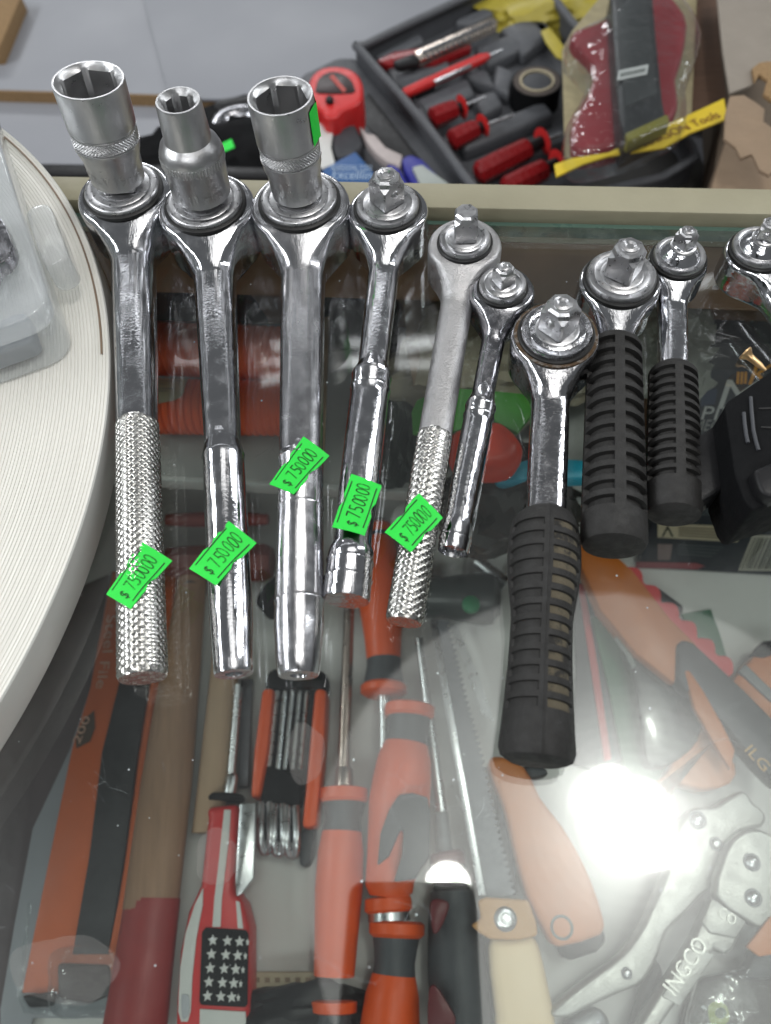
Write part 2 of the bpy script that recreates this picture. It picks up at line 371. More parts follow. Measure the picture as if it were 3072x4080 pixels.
def text(name, s, P, ex, ey, size, mat, parent, width=None, lift=.0002, ext=0.0):
    """flat lettering: baseline starts at P, runs along ex, stands up along ey"""
    vs, fs, w_ = text_geo(s, ext); P = V(P); ex = V(ex).normalized(); ey = V(ey); ey = (ey-ex*ey.dot(ex)).normalized(); nz = ex.cross(ey)
    kx = width/w_ if width else size
    return mesh(name, [P+ex*(v.x*kx)+ey*(v.y*size)+nz*(lift+(v.z+ext)*size) for v in vs], fs, mat, parent, 20)

# ------------------------------------------------------------------ the display counter and its surroundings
ZS, ZR, ZB = -0.28, -0.14, -0.30          # main shelf, narrow rear shelf, bench behind the counter
E1 = V((math.cos(math.radians(10.5)), -math.sin(math.radians(10.5)), 0)); E2 = V((-E1.y, E1.x, 0))
K0 = V((.0327, .2624, 0))
def K(a, b, z=0.0): return K0 + E1*a + E2*b + V((0, 0, z))
def kbox(name, a0, a1, b0, b1, z0, z1, mat, parent=None, bev=.0006):
    return boxf(name, K(a0, b0, z0), E1*(a1-a0), E2*(b1-b0), V((0, 0, z1-z0)), mat, parent, bev)

cnt = thing('display_counter', 'glass topped shop counter with cream wooden rear ledge and white shelf inside', 'counter', K(0, -.3, ZS-.02))
g = kbox('glass_top', -.75, .75, -.62, -.003, -.006, 0, GLASS, cnt, 0)
kbox('glass_edge', -.75, .75, -.0027, -.0005, -.006, -.0002, GLASSEDGE, cnt, 0)
kbox('wooden_ledge', -.75, .75, 0, .0152, -.012, .0065, CREAM, cnt, .0012)
kbox('rear_rail', -.75, .75, .0006, .015, -.050, -.0124, BACKW, cnt, 0)
kbox('back_panel', -.75, .75, .062, .072, ZS-.02, -.0505, BACKW, cnt, 0)
kbox('rear_top', -.75, .75, -.75+.7656, .072, -.050, -.041, CREAM, cnt, 0)
kbox('main_shelf', -.75, .75, -.75, .061, ZS-.02, ZS, WHITEP, cnt, .001)
kbox('rear_shelf', -.75, .115, -.055, .061, ZR-.006, ZR, SHELFG, cnt, .001)
kbox('shelf_edge_strip', -.75, .115, -.0585, -.0552, ZR-.008, ZR+.002, PRINTW, cnt, .0008)
kbox('side_panel', -.77, -.751, -.75, .05, ZS-.02, -.0065, WHITEP, cnt, 0)

bench = boxf('bench', K(-1.6, .075, ZB-.05), E1*3.4, E2*2.2, V((0, 0, .05)), GREYP, None, 0); bench['kind'] = 'structure'
# a second board lies on the bench; its raw front edge shows as a brown line
p0, p1 = at(-60, 195, ZB+.013), at(1000, 226, ZB+.013)
d01 = (p1-p0).normalized(); up = V((-d01.y, d01.x, 0))
brd = thing('melamine_board', 'grey white melamine board with raw brown front edge lying behind the sockets', 'board', (p0+p1)/2)
q0, q1 = p0 - d01*.02, p1 + d01*.9
boxf('board_face', q0+up*.0022+V((0, 0, -.013)), (q1-q0), up*1.5, V((0, 0, .013)), GREYP, brd, 0)
boxf('raw_edge', q0+V((0, 0, -.013)), (q1-q0), up*.002, V((0, 0, .0128)), CHIP, brd, 0)
s0 = [at(u, v, ZB+.0162) for (u, v) in ((303, -30), (366, 211), (1000, 228), (1000, -30))]
ov = prism('cover_sheet', s0, .003, GREYP, None, .0004); tag(ov, 'thin pale sheet laid over the melamine board, its left edge a faint slanted line', 'sheet')
pl = slab('particleboard_plank', [(46, -10), (-4, 108), (-60, 108), (-60, -10)], ZB+.03, .03, CHIP, None, .001)
tag(pl, 'brown particleboard plank end in the upper left corner', 'plank')
bar = slab('black_bar', [(86, 351), (470, 356), (640, 362), (640, 385), (60, 378)], ZB+.05, .05, BLACKP, None, .003)
tag(bar, 'long black bar lying just behind the ledge under the sockets', 'bar')

# ------------------------------------------------------------------ ratchets
RG = 'ratchet handles laid in a row on the glass'
def sm(t): t = max(0., min(1., t)); return t*t*(3-2*t)
def ring(a, b, rc, c):
    """rounded rectangle, half sizes a x b, corner rc, centred at height c"""
    rc = min(rc, a*.96, b*.96); p = []
    for (sx, sy, t0) in ((1, 1, 0), (-1, 1, 90), (-1, -1, 180), (1, -1, 270)):
        for k in range(7):
            t = math.radians(t0+15*k); p.append((sx*(a-rc)+rc*math.cos(t), c+sy*(b-rc)+rc*math.sin(t)))
    return p
class Ratchet: pass
def ratchet(label, H, T, R, zt, rcol, sw0, sw1, rt, hs, body=CHROME, neck=1.6, dome=0.0):
    """H: collar centre and T: tail end in the photograph; R: head radius; zt: height of the head's flat top;
    rcol: collar radius; sw0, sw1: shaft half width at the head and where the handle starts; rt: tail radius;
    hs: where the handle starts, in the photograph"""
    q = Ratchet(); q.zt = zt; q.R = R
    h = at(H[0], H[1], zt+.003); t = at(T[0], T[1], rt); h.z = 0; t.z = 0
    q.h, q.d = h, (t-h).normalized(); q.s = V((q.d.y, -q.d.x, 0)); q.L = (t-h).length
    q.s = q.s if q.s.x > 0 else -q.s
    q.zm = zt*.54; q.rt = rt
    q.root = thing('ratchet_handle', label, 'ratchet', h, RG)
    q.axis = lambda x: q.h + q.d*x + V((0, 0, q.zm + (rt-q.zm)*min(1.0, x/q.L)))
    q.P = lambda x, y, z: q.h + q.d*x + q.s*y + V((0, 0, z))
    hsp = at(hs[0], hs[1], rt+.001); q.xs = (V((hsp.x, hsp.y, 0))-h).dot(q.d)
    q.x_of = lambda u, v, z=None: (at(u, v, rt if z is None else z)-h).dot(q.d)
    sts = [(-R*math.cos(.02+2.34*i/19), R*math.sin(.02+2.34*i/19)) for i in range(20)]
    x0, a0 = sts[-1]; x1 = neck*R; sl = -x0/a0*(x1-x0)
    for i in range(1, 19):
        t_ = i/18; h00 = 2*t_**3-3*t_**2+1; h10 = t_**3-2*t_**2+t_; h01 = 1-h00
        sts.append((x0+(x1-x0)*t_, h00*a0+h10*sl*.62+h01*sw0))
    for i in range(1, 9): sts.append((x1+(q.xs-x1)*i/8, sw0+(sw1-sw0)*i/8))
    vs, n = [], 28
    for (x, a) in sts:
        k = sm((x-.78*R)/(neck*.97*R-.78*R)); k2 = sm((x-.70*R)/(neck*R-.70*R))
        zc = q.zm+(rt-q.zm)*max(0, x)/q.L; bs = a*.94 if x > x1 else sw0*.94
        top = zt*(1-k)+(zc+bs)*k; bot = .0025*(1-k2)+(zc-bs)*k2
        rc = .0022*(1-k)+min(a, bs)*.80*k
        mid = (top+bot)/2
        for (y, z) in ring(a, (top-bot)/2, rc, mid):
            if z > mid and x > 0:        # the flat top runs out in a V towards the shaft
                kp = sm((x+.42*R*(abs(y)/a)**2-.86*R)/(neck*R-.78*R))
                z = mid+(z-mid)*max(.2, min(1.6, ((zt*(1-kp)+(zc+bs)*kp)-mid)/max(.001, top-mid))) if x < neck*R*.98 else z
            vs.append(q.P(x, y, z))
    fs = grid(len(sts), n, False, True)+[tuple(range(n)), tuple((len(sts)-1)*n+i for i in range(n))]
    mesh('body', vs, fs, body, q.root, 38)
    c = q.P(0, 0, zt)
    lathe('groove_ring', c, c+V((0, 0, .01)), [(-.0005, rcol*1.09), (.0009, rcol*1.09), (.0012, rcol*1.06), (.0012, rcol*.9)], GROOVE, q.root, 48)
    pr = [(0, rcol*.97), (.0008, rcol), (.0024, rcol), (.0031, rcol*.955), (.0031, rcol*.80), (.0029, rcol*.78), (.0031, rcol*.76)]
    if dome: pr += [(.0033, rcol*.72), (.0038+dome*.35, rcol*.6), (.0036+dome*.75, rcol*.46), (.0036+dome, rcol*.36)]
    else: pr += [(.0031, rcol*.5)]
    lathe('collar', c, c+V((0, 0, .01)), pr, STEELD if body is not CHROME_OLD else CHROME_OLD, q.root, 56, True, 1.0, 50)
    q.ctop = q.P(0, 0, zt+.003+dome)
    return q
def drive(q, w, hgt, rot, ball=None, tip=None, lean=None):
    """square drive stub with chamfered corners; ball: detent angle in degrees"""
    c = q.ctop; up = V((0, 0, 1)) if lean is None else V(lean).normalized()
    a = q.d.copy(); a = (a-up*a.dot(up)).normalized(); b = up.cross(a)
    lathe('drive_boss', c-up*.0005, c+up, [(0, w*.76), (.0008, w*.75), (.0011, w*.68)], STEELD, q.root, 36)
    k = w/2; ch = w*.06; vs = []
    def sec(z, s, cc):
        o = []
        for (x, y) in ((k*s, k*s-cc), (k*s-cc, k*s), (-k*s+cc, k*s), (-k*s, k*s-cc), (-k*s, -k*s+cc), (-k*s+cc, -k*s), (k*s-cc, -k*s), (k*s, -k*s+cc)):
            t = math.radians(rot); o.append(c+a*(x*math.cos(t)-y*math.sin(t))+b*(x*math.sin(t)+y*math.cos(t))+up*z)
        return o
    for (z, s, cc) in ((.001, 1, ch), (hgt*.72, 1, ch), (hgt*.82, 1, w*.24), (hgt*.94, .96, w*.27), (hgt, .80, w*.23)): vs += sec(z, s, cc)
    mesh('square_drive', vs, grid(5, 8, False, True)+[tuple(range(8)), tuple(32+i for i in range(8))], STEELD, q.root, 25)
    if tip: lathe('drive_tip', c+up*hgt, c+up*(hgt+1), [(-.0002, w*.33), (w*.05, w*.31), (w*.08, w*.2), (w*.02, w*.12)], STEELD, q.root, 24)
    if ball is not None:
        t = math.radians(ball); n = a*math.cos(t)+b*math.sin(t); p = c+n*(k-.0003)+up*hgt*.52
        lathe('detent_ball', p, p+n, [(-.0004, w*.25), (.00035, w*.24), (.0003, w*.19), (.0001, w*.185), (.0006, w*.15), (.0010, w*.09), (.0012, w*.01)], STEELD, q.root, 20)
def hub(q, w, hgt, lean):
    drive(q, w, hgt, 0, None, None, lean)
def handle(q, name, prof, mat, n=48, squash=1.0, sharp=35):
    """round handle piece along the ratchet's own axis: prof = [(distance from head centre, radius)]"""
    A = q.axis(q.xs); B = q.axis(q.L)
    L = (B-A).length; k = L/(q.L-q.xs)
    return lathe(name, A, B, [((x-q.xs)*k, r) for (x, r) in prof], mat, q.root, n, True, squash, sharp)
def knurled(q, x0, x1, r0, r1, mat, nd=26, pitch=.0019, dep=.00042, rise=.0):
    """sleeve cut by two crossing families of helical grooves, as real relief"""
    A, B = q.axis(x0), q.axis(x1); X, s, t = frame(A, B); L = (B-A).length
    nv, nu = nd*10, int(L/pitch*10)
    vs = []; tri = lambda f: abs((f % 1.0)-.5)*2
    for i in range(nu+1):
        x = L*i/nu; r = r0+(r1-r0)*i/nu; e = min(1, i/6, (nu-i)/6)
        for j in range(nv):
            f = j/nv*nd; g_ = x/pitch
            c = 1-max(0, 1-tri(f+g_)/.30, 1-tri(f-g_)/.30)
            rr = r-dep*c*e-(1-e)*.0006; a = 2*PI*j/nv
            vs.append(A+X*x+s*(rr*math.cos(a))+t*(rr*math.sin(a)))
    n = nv; fs = grid(nu+1, n, False, True)+[tuple(range(n)), tuple(nu*n+j for j in range(n))]
    return mesh('knurled_grip', vs, fs, mat, q.root, 30)
def ribbed_grip(q, x0, x1, rad, rows, gap, depth, seams, mat, dust=None, seamw=.18, lead=.006, tail=.009, raise_=0.0):
    """moulded rubber grip: rows of recessed slots between cross ribs and lengthwise seams; rad(f) = radius at fraction f"""
    A, B = q.axis(x0), q.axis(x1); X, s, t = frame(A, B); L = (B-A).length
    xs = [(0, 0), (.0015, 0), (lead*.6, 0)]
    p = (L-lead-tail)/rows
    for i in range(rows):
        o = lead+p*i; e = p*.05
        xs += [(o, 0), (o+e, 1), (o+p*gap-e, 1), (o+p*gap, 0)]
    xs += [(L-tail*.8, 0), (L-tail*.3, 0), (L-tail*.1, 0), (L, 0)]
    an = []
    for k in range(seams):
        c = PI/2+2*PI*k/seams; w_ = 2*PI/seams
        an += [(c, 0), (c+seamw*.75, 0), (c+seamw, 0), (c+seamw+.035, 1)]
        m = 8
        for j in range(1, m): an.append((c+seamw+.035+(w_-2*seamw-.07)*j/m, 1))
        an += [(c+w_-seamw-.035, 1), (c+w_-seamw, 0), (c+w_-seamw*.75, 0)]
    vs = []; n = len(an); mi = []
    for (x, fx) in xs:
        f = x/L; r = rad(f)
        if x == 0: r *= .80
        if x == .0015: r *= .95
        if x == L: r *= .72
        if abs(x-(L-tail*.1)) < 1e-9: r *= .93
        for (a, fa) in an:
            rr = r-depth*fx*fa + (raise_ if abs(math.sin((a-PI/2)*seams/2)) < .06 else 0)
            vs.append(A+X*x+s*(rr*math.cos(a))+t*(rr*math.sin(a)))
    fs = grid(len(xs), n, False, True); mi = []
    for i in range(len(xs)-1):
        for j in range(n):
            rec = xs[i][1] and xs[i+1][1] and an[j][1] and an[(j+1) % n][1]
            mi.append(1 if (rec and dust and math.cos(an[j][0])*s.x > 0.12) else 0)
    fs += [tuple(range(n)), tuple((len(xs)-1)*n+j for j in range(n))]; mi += [0, 0]
    return mesh('rubber_grip', vs, fs, None, q.root, 32, [mat, dust or mat], mi)
def price_tag(q, corners, z, label, txt='750000', curl=15.0):
    """paper price tag stuck on the handle; corners in the photograph: dollar-sign end top, far end top, far end bottom, dollar end bottom"""
    c = [at(u, v, z) for (u, v) in corners]
    ax = q.axis(q.L*.8)
    def S(p, t, h=0.0):
        a = c[0].lerp(c[1], p); b = c[3].lerp(c[2], p); o = b.lerp(a, t)
        dd = (o-ax).dot(q.s); o = o.copy(); o.z = z+.0004-min(.0032, curl*dd*dd)+h+.00025*math.sin(9*p+corners[0][0])*math.sin(4*t+corners[1][1])+.0009*max(0, abs(p-.5)-.36)*(corners[0][0] % 3)
        return o
    nu, nv = 25, 9
    def notch(i, j):
        d = abs(i-12.0)
        return 0.075*math.sqrt(max(0, 1-(d/2.2)**2)) if d < 2.2 else 0
    vs = []
    for h in (0.0, -.00018):
        for i in range(nu):
            k = notch(i, 0)
            for j in range(nv): vs.append(S(i/(nu-1), k+(1-2*k)*j/(nv-1), h))
    n = nu*nv; f1 = grid(nu, nv); fs = f1+[tuple(n+k for k in f[::-1]) for f in f1]
    edge = [i*nv for i in range(nu)]+[(nu-1)*nv+j for j in range(1, nv)]+[i*nv+nv-1 for i in range(nu-2, -1, -1)]+[j for j in range(nv-2, 0, -1)]
    for i in range(len(edge)):
        a, b = edge[i], edge[(i+1) % len(edge)]; fs.append((a, b, n+b, n+a))
    tg = mesh('price_tag', vs, fs, TAG, q.root, 40); tg['label'] = label
    def line(y, p0, p1):
        v_, m = [], 16
        for i in range(m+1):
            p = p0+(p1-p0)*i/m
            v_ += [S(p, y-.017, .00012), S(p, y+.017, .00012)]
        mesh('printed_line', v_, [(2*i, 2*i+1, 2*i+3, 2*i+2) for i in range(m)], INKD, tg)
    line(.11, .12, .90); line(.90, .10, .88)
    rnd = random.Random(txt+label)
    x = .27
    for i, chn in enumerate('$'+txt):
        v0, f0, w0 = text_geo(chn, 0.0, 0.0 if chn == '$' else -.018); p0 = .10 if chn == '$' else x
        k = .34 if chn == '$' else .48; dy = .30 if chn == '$' else .26+rnd.uniform(-.02, .03); wd = .075 if chn == '$' else .092
        sh = rnd.uniform(-.03, .02)
        mesh('price_digit', [S(p0+v.x*wd/w0+sh*v.y, dy+v.y*k, .00014) for v in v0], f0, INK2 if chn == '$' or rnd.random() < .35 else INK, tg)
        if chn != '$': x += .105+rnd.uniform(-.008, .006)
    return tg

def socket(label, q, top, L, prof, hexr, kn, txt, txtz, txtr, lean_fix=None, diag=True):
    """drop-on socket standing on a ratchet's drive; prof = [(height, radius)] outside, kn = (h0, h1, radius) knurled band"""
    B = q.ctop.copy()
    f_ = lambda m: (at(top[0], top[1], m)-B).length
    lo = min((B.z+.02+.0005*k for k in range(70)), key=f_); hi = B.z+L*1.05; L = max(L, f_(lo)+.0002)
    for _ in range(40):
        m = (lo+hi)/2
        if f_(m) < L: lo = m
        else: hi = m
    Tp = at(top[0], top[1], (lo+hi)/2); up = (Tp-B).normalized(); L = (Tp-B).length
    gap = L-prof[-1][0]; O = B+up*gap
    root = thing('socket', label, 'socket', O, 'sockets fitted on ratchets')
    a = V((1, 0, 0)); a = (a-up*a.dot(up)).normalized(); b = up.cross(a)
    n = 96; rt = prof[-1][1]; vs = []; H_ = prof[-1][0]
    for (z, r) in prof:
        for k in range(n): t = 2*PI*k/n; vs.append(O+up*z+a*(r*math.cos(t))+b*(r*math.sin(t)))
    def rh(t, e):
        t = (t+e) % (PI/3)-PI/6
        return hexr/math.cos(t)*.985 if abs(t) < .40 else hexr/math.cos(.40)*1.02
    inner = [(H_+.0000, lambda t: rt-.0007), (H_-.0011, lambda t: hexr*1.17), (H_-.0020, lambda t: rh(t, .25)), (H_-.020, lambda t: rh(t, .25)), (H_-.0201, lambda t: hexr*.55), (H_-.026, lambda t: hexr*.5)]
    for (z, fr_) in inner:
        for k in range(n): t = 2*PI*k/n; r = fr_(t); vs.append(O+up*z+a*(r*math.cos(t))+b*(r*math.sin(t)))
    m = len(prof)+len(inner); fs = grid(m, n, False, True)+[tuple(range(n)), tuple((m-1)*n+k for k in range(n))]
    mesh('socket_shell', vs, fs, SATIN, root, 40)
    h0, h1, rk = kn; nk, nz = 520, 9; vs = []
    for i in range(nz):
        z = h0+(h1-h0)*i/(nz-1); e = 0 if i in (0, nz-1) else 1
        for k in range(nk):
            t = 2*PI*k/nk
            f = (k/nk*58 + (i*.42 if diag else 0)) % 1.0
            r = rk-(.00065*(1-abs(f-.5)*2))*e-(.0005 if not e else 0)
            vs.append(O+up*z+a*(r*math.cos(t))+b*(r*math.sin(t)))
    mesh('knurled_band', vs, grid(nz, nk, False, True), SATIN, root, 20)
    v0, f0, w0 = text_geo(txt); sz = .0042
    mesh('stamped_text', [O+up*(txtz+v.y*sz)+(a*math.cos((v.x-w0*.5)*sz/txtr-PI/2+.05)+b*math.sin((v.x-w0*.5)*sz/txtr-PI/2+.05))*(txtr+.00012) for v in v0], f0, SATIN_OLD, root)
    return root, up

# -- three big ratchets with sockets
r1 = ratchet('chrome ratchet with knurled handle, leftmost of the row, holding the 19 mm socket', (261, 402), (308, 1466), .0192, .0245, .0150, .0083, .0071, .0076, (296, 925))
knurled(r1, r1.xs-.001, r1.L, .0077, .0077, KNURL, 20, .0024, .00026)
price_tag(r1, ((228, 1283), (308, 1172), (369, 1207), (283, 1317)), .0156, 'green tag priced 750000, lower end of the knurled handle')
r2 = ratchet('smooth chrome ratchet with stepped plain handle, second from left, under the 11 mm socket', (440, 430), (505, 1457), .0194, .0245, .0150, .0079, .0062, .0068, (486, 965))
X = r2.xs
handle(r2, 'handle_sleeve', [(X-.004, .0060), (X-.001, .0062), (X+.004, .0072), (X+.0055, .0075), (X+.0065, .0072), (X+.04, .0071), (r2.L-.022, .0069), (r2.L-.004, .0062), (r2.L-.001, .0061), (r2.L, .0058), (r2.L, .0026), (r2.L-.003, .0022)], CHROME)
price_tag(r2, ((406, 1225), (495, 1127), (553, 1170), (467, 1266)), .0150, 'green tag priced 750000 on the plain stepped handle')
r3 = ratchet('satin ratchet with two fine rings and tapered end, holding the 17 mm socket', (645, 424), (645, 1460), .0197, .0245, .0150, .0084, .0074, .0072, (645, 990), SATIN_HANDLE)
X = r3.xs; xa, xb = r3.x_of(645, 1105), r3.x_of(645, 1302)
def rr(x, r): return [(x-.0012, r), (x-.0004, r-.00035), (x, r+.0003), (x+.0005, r+.0003), (x+.0012, r)]
handle(r3, 'handle_sleeve', [(X-.003, .0070), (X+.0005, .0073), (X+.002, .0081), (X+.003, .0077)]+rr(xa, .0077)+rr(xb, .0078)+[(xb+.008, .0078), (r3.L-.004, .0069), (r3.L-.0008, .0064), (r3.L, .0060), (r3.L, .0026), (r3.L-.003, .0020)], SATIN_HANDLE)
price_tag(r3, ((581, 1044), (656, 945), (711, 981), (635, 1070)), (.0172), 'green tag priced 750000 on the satin ringed handle')
s19, u19 = socket('large satin socket stamped CR-V19 on the leftmost ratchet', r1, (190, 172), .0426,
    [(0, .0090), (.0008, .0104), (.0105, .0109), (.0135, .0118), (.0150, .0121), (.0162, .0125), (.0170, .0125), (.0171, .0118), (.0218, .0118), (.0219, .0124), (.0226, .0125), (.0227, .0122), (.0232, .0122), (.0233, .0126), (.0385, .0128), (.0394, .0126)], .0096, (.0173, .0216, .0124), 'CR-V19mm', .0035, .0107)
hub(r1, .0125, .014, u19)
s11, u11 = socket('slim stepped satin socket stamped 11mm on the second ratchet', r2, (384, 216), .0412,
    [(0, .0090), (.0008, .0112), (.014, .0117), (.0142, .0118), (.0185, .0118), (.0192, .0117), (.0215, .0108), (.0228, .0094), (.0236, .0086), (.0375, .0080), (.0382, .0077)], .0054, (.0143, .0184, .0121), '5 11mm', .0035, .0115, None, False)
hub(r2, .0125, .014, u11)
s17, u17 = socket('satin socket stamped CR-V17 on the third ratchet, green tag showing at its side', r3, (605, 206), .0412,
    [(0, .0088), (.0008, .0098), (.0105, .0102), (.0135, .0110), (.0150, .0110), (.0162, .0114), (.0170, .0114), (.0171, .0107), (.0218, .0107), (.0219, .0113), (.0226, .0114), (.0227, .0111), (.0232, .0111), (.0233, .0115), (.0385, .0116), (.0394, .0114)], .0087, (.0173, .0216, .0113), 'CR-V17mm', .0035, .0100)
hub(r3, .0125, .014, u17)
# the green tag folded on the right side of the 17 mm socket
ob = s17.location; a_ = V((1, 0, 0)); a_ = (a_-u17*a_.dot(u17)).normalized(); b_ = u17.cross(a_); vs = []
for i in range(7):
    t = math.radians(-38+i*12)
    for z in (.0235, .0365): vs.append(V(ob)+u17*(z+.001*math.sin(i*1.3))+(a_*math.cos(t)+b_*math.sin(t))*(.0119+.0002*(i % 2)))
mesh('price_tag', vs, grid(7, 2), TAG, s17, 60)

# -- the slimmer ratchets
r4 = ratchet('chrome ratchet with flared double-ringed end and round detent on its drive', (837, 438), (747, 1298), .0160, .0215, .0124, .0060, .0054, .0074, (803, 795), CHROME)
drive(r4, .0102, .0130, 45, 45, True)
X = r4.xs; xa, xb, xc, xd, xe = (r4.x_of(*p) for p in ((800, 822), (797, 850), (757, 1178), (752, 1215), (750, 1252)))
handle(r4, 'handle_sleeve', [(X-.004, .0050), (X, .0056), (X+.003, .0066), (X+.0045, .0070)]+rr(xa, .0071)+rr(xb, .0071)+[(xb+.004, .0070), (xc-.02, .0069), (xc-.006, .0062), (xc, .0063), (xd-.004, .0073)]+rr(xd, .0075)+rr(xe, .0076)+[(r4.L-.001, .0077), (r4.L, .0074), (r4.L+.0001, .003)], CHROME)
price_tag(r4, ((717, 1138), (759, 1025), (825, 1047), (788, 1158)), .0158, 'green tag priced 750000 above the flared end')
r5 = ratchet('dull grey cast ratchet with knurled lower handle, fifth from left', (1005, 513), (873, 1345), .0142, .0205, .0098, .0060, .0058, .0061, (930, 945), SATIN_OLD, 1.75)
drive(r5, .0085, .0125, 8, None, None)
knurled(r5, r5.xs-.001, r5.L, .0062, .0061, KNURL, 16, .0025, .00028)
price_tag(r5, ((831, 1147), (905, 1066), (957, 1118), (888, 1194)), .0138, 'green tag priced 750000 on the diamond knurled handle')
r6 = ratchet('smallest chrome ratchet with ringed handle, between grey cast and rubber gripped ones', (1087, 612), (978, 1192), .0122, .0175, .0088, .0043, .0040, .0050, (1038, 860), CHROME_DARK)
drive(r6, .0064, .0080, 45, None, True)
X = r6.xs; xa, xb, xc, xd = (r6.x_of(*p) for p in ((1035, 888), (1032, 908), (983, 1125), (981, 1165)))
handle(r6, 'handle_sleeve', [(X-.004, .0038), (X, .0042), (X+.0035, .0051)]+rr(xa, .0053)+rr(xb, .0053)+[(xb+.003, .0053), (xc-.012, .0051), (xc-.003, .0048), (xc, .0050)]+rr(xd, .0052)+[(r6.L-.001, .0052), (r6.L, .0049), (r6.L-.0015, .0045), (r6.L-.0015, .001)], CHROME)
r7 = ratchet('ratchet with long dusty black rubber grip lying lowest, rust stained round its collar', (1204, 711), (1159, 1650), .0155, .0215, .0124, .0066, .0064, .0100, (1177, 1126), CHROME_OLD)
drive(r7, .0102, .0125, -38, -38, True)
lathe('rust_ring', r7.P(0, 0, r7.zt), r7.P(0, 0, 1), [(-.0002, .0147), (.00025, .0146), (.0003, .0134)], M('rust film', '5c4a38', .6, .6, .5, 500, .2, 900, .2, ('8a8580', 260, .5, .3)), r7.root, 48)
ribbed_grip(r7, r7.xs-.003, r7.L, lambda f: .0088+.0022*math.sin(PI*min(1, f*2.2)**.8)*(f < .4545)+(.0016 if f >= .93 else (.0014*(max(0, f-.55)/.38)**1.5)), 13, .60, .0008, 4, RUBBER, RUBDUST, .13, .0065, .012, .0006)
r8 = ratchet('ratchet with square-slotted black rubber grip and square drive, right of the dusty one', (1344, 592), (1326, 1186), .0148, .0215, .0125, .0058, .0056, .0104, (1334, 756), CHROME)
drive(r8, .0102, .0130, -28, None, True)
ribbed_grip(r8, r8.xs-.003, r8.L, lambda f: .0096+.0009*min(1, f*1.1), 13, .62, .0018, 4, RUBBER, None, .17, .004, .009)
r9 = ratchet('small domed ratchet with short black rubber grip beside the black clamp', (1470, 548), (1456, 1118), .0113, .0175, .0096, .0053, .0050, .0088, (1463, 812), CHROME)
r9.ctop = r9.P(0, 0, r9.zt+.003); lathe('dome', r9.ctop, r9.ctop+V((0, 0, 1)), [(-.0002, .0076), (.0006, .0072), (.0024, .0056), (.0042, .0040), (.0048, .0034)], CHROME, r9.root, 40); r9.ctop = r9.P(0, 0, r9.zt+.0068)
drive(r9, .0062, .0070, 45, 0, True)
ribbed_grip(r9, r9.xs-.003, r9.L, lambda f: .0084+.0006*min(1, f*1.5), 12, .62, .0016, 4, RUBBER, None, .17, .004, .010)
r10 = ratchet('chrome domed ratchet cut by the right picture edge', (1645, 530), (1790, 800), .0120, .0175, .0102, .0058, .0056, .0070, (1760, 750), CHROME)
lathe('dome', r10.ctop-V((0, 0, .0002)), r10.ctop+V((0, 0, 1)), [(-.0002, .0080), (.0006, .0076), (.0024, .0060), (.0042, .0040), (.0048, .0034)], CHROME, r10.root, 40); r10.ctop = r10.P(0, 0, r10.zt+.0068)
drive(r10, .0062, .0070, 45, -45, True)
handle(r10, 'handle_sleeve', [(r10.xs-.003, .0055), (r10.xs, .0060), (r10.L-.002, .0066), (r10.L, .0062)], CHROME)

# ------------------------------------------------------------------ other things on the glass
# coil of white edge band lying flat, wound layer on layer
cc, CRAD, CH = V((-.3374, .1730, 0)), .2427, .0155
coil = thing('edge_band_coil', 'big flat coil of white plastic edge band at left', 'coil', cc)
rnd = random.Random(3); pr = [(CRAD, 0.0), (CRAD+.0004, .001), (CRAD+.0004, CH-.0006), (CRAD, CH)]
r_ = CRAD
hh = 0.0
while r_ > .115:
    hh += rnd.uniform(-.00025, .00025); hh *= .9
    g_ = .00026 if rnd.random() > .12 else .0005
    pr += [(r_-.0009, CH+hh), (r_-.00105, CH+hh-.00025), (r_-.00105-g_*.5, CH+hh-.00025)]; r_ -= .00118+g_*.3
    pr += [(r_+.00002, CH+hh)]
pr += [(.112, CH), (.112, 0)]
n = 300; vs = []; fs = []
for (r, z) in pr:
    for k in range(n): t = 2*PI*k/n; vs.append(cc+V((r*math.cos(t), r*math.sin(t), z+.0008*math.sin(3*t+.4)*(z > .01)*0)))
fs = grid(len(pr), n, False, True); mi = [1 if i//n < 3 else 0 for i in range(len(fs))]
mesh('band_layers', vs, fs, None, coil, 30, [COILW, COILSIDE], mi)
vs = []
for k in range(61):
    t = math.radians(5+85*k/60)
    for (r, z) in ((CRAD-.0029, CH-.0002), (CRAD-.0029, CH+.0003), (CRAD-.0022, CH+.0003), (CRAD-.0022, CH-.0002)): vs.append(cc+V((r*math.cos(t), r*math.sin(t), z)))
mesh('brown_layer', vs, grid(61, 4, False, True), BROWNB, coil)

# clear plastic organiser lying on the coil
oz = CH+.0008
P0 = at(112, 668, oz+.026); ea = (at(3, 330, oz+.026)-P0).normalized(); eb = (at(0, 668+26, oz+.026)-P0); eb = (eb-ea*eb.dot(ea)).normalized()
orgz = thing('organiser_box', 'cloudy clear plastic box with hinged lid resting on the white coil', 'box', V((P0.x, P0.y, oz)))
def obox(name, a0, a1, b0, b1, z0, z1, mat, r, parent=orgz):
    pts = []
    for (ca, cb, t0) in ((a0+r, b0+r, 180), (a1-r, b0+r, 270), (a1-r, b1-r, 0), (a0+r, b1-r, 90)):
        for k in range(6):
            t = math.radians(t0+18*k); p = P0+ea*(ca+r*math.cos(t))+eb*(cb+r*math.sin(t)); pts.append(V((p.x, p.y, z1)))
    return prism(name, pts, z1-z0, mat, parent, .0012, 3)
obox('lid', 0, .20, 0, .16, oz+.0175, oz+.026, FROST, .010)
obox('base', .0015, .20, .0015, .16, oz, oz+.017, FROST, .010)
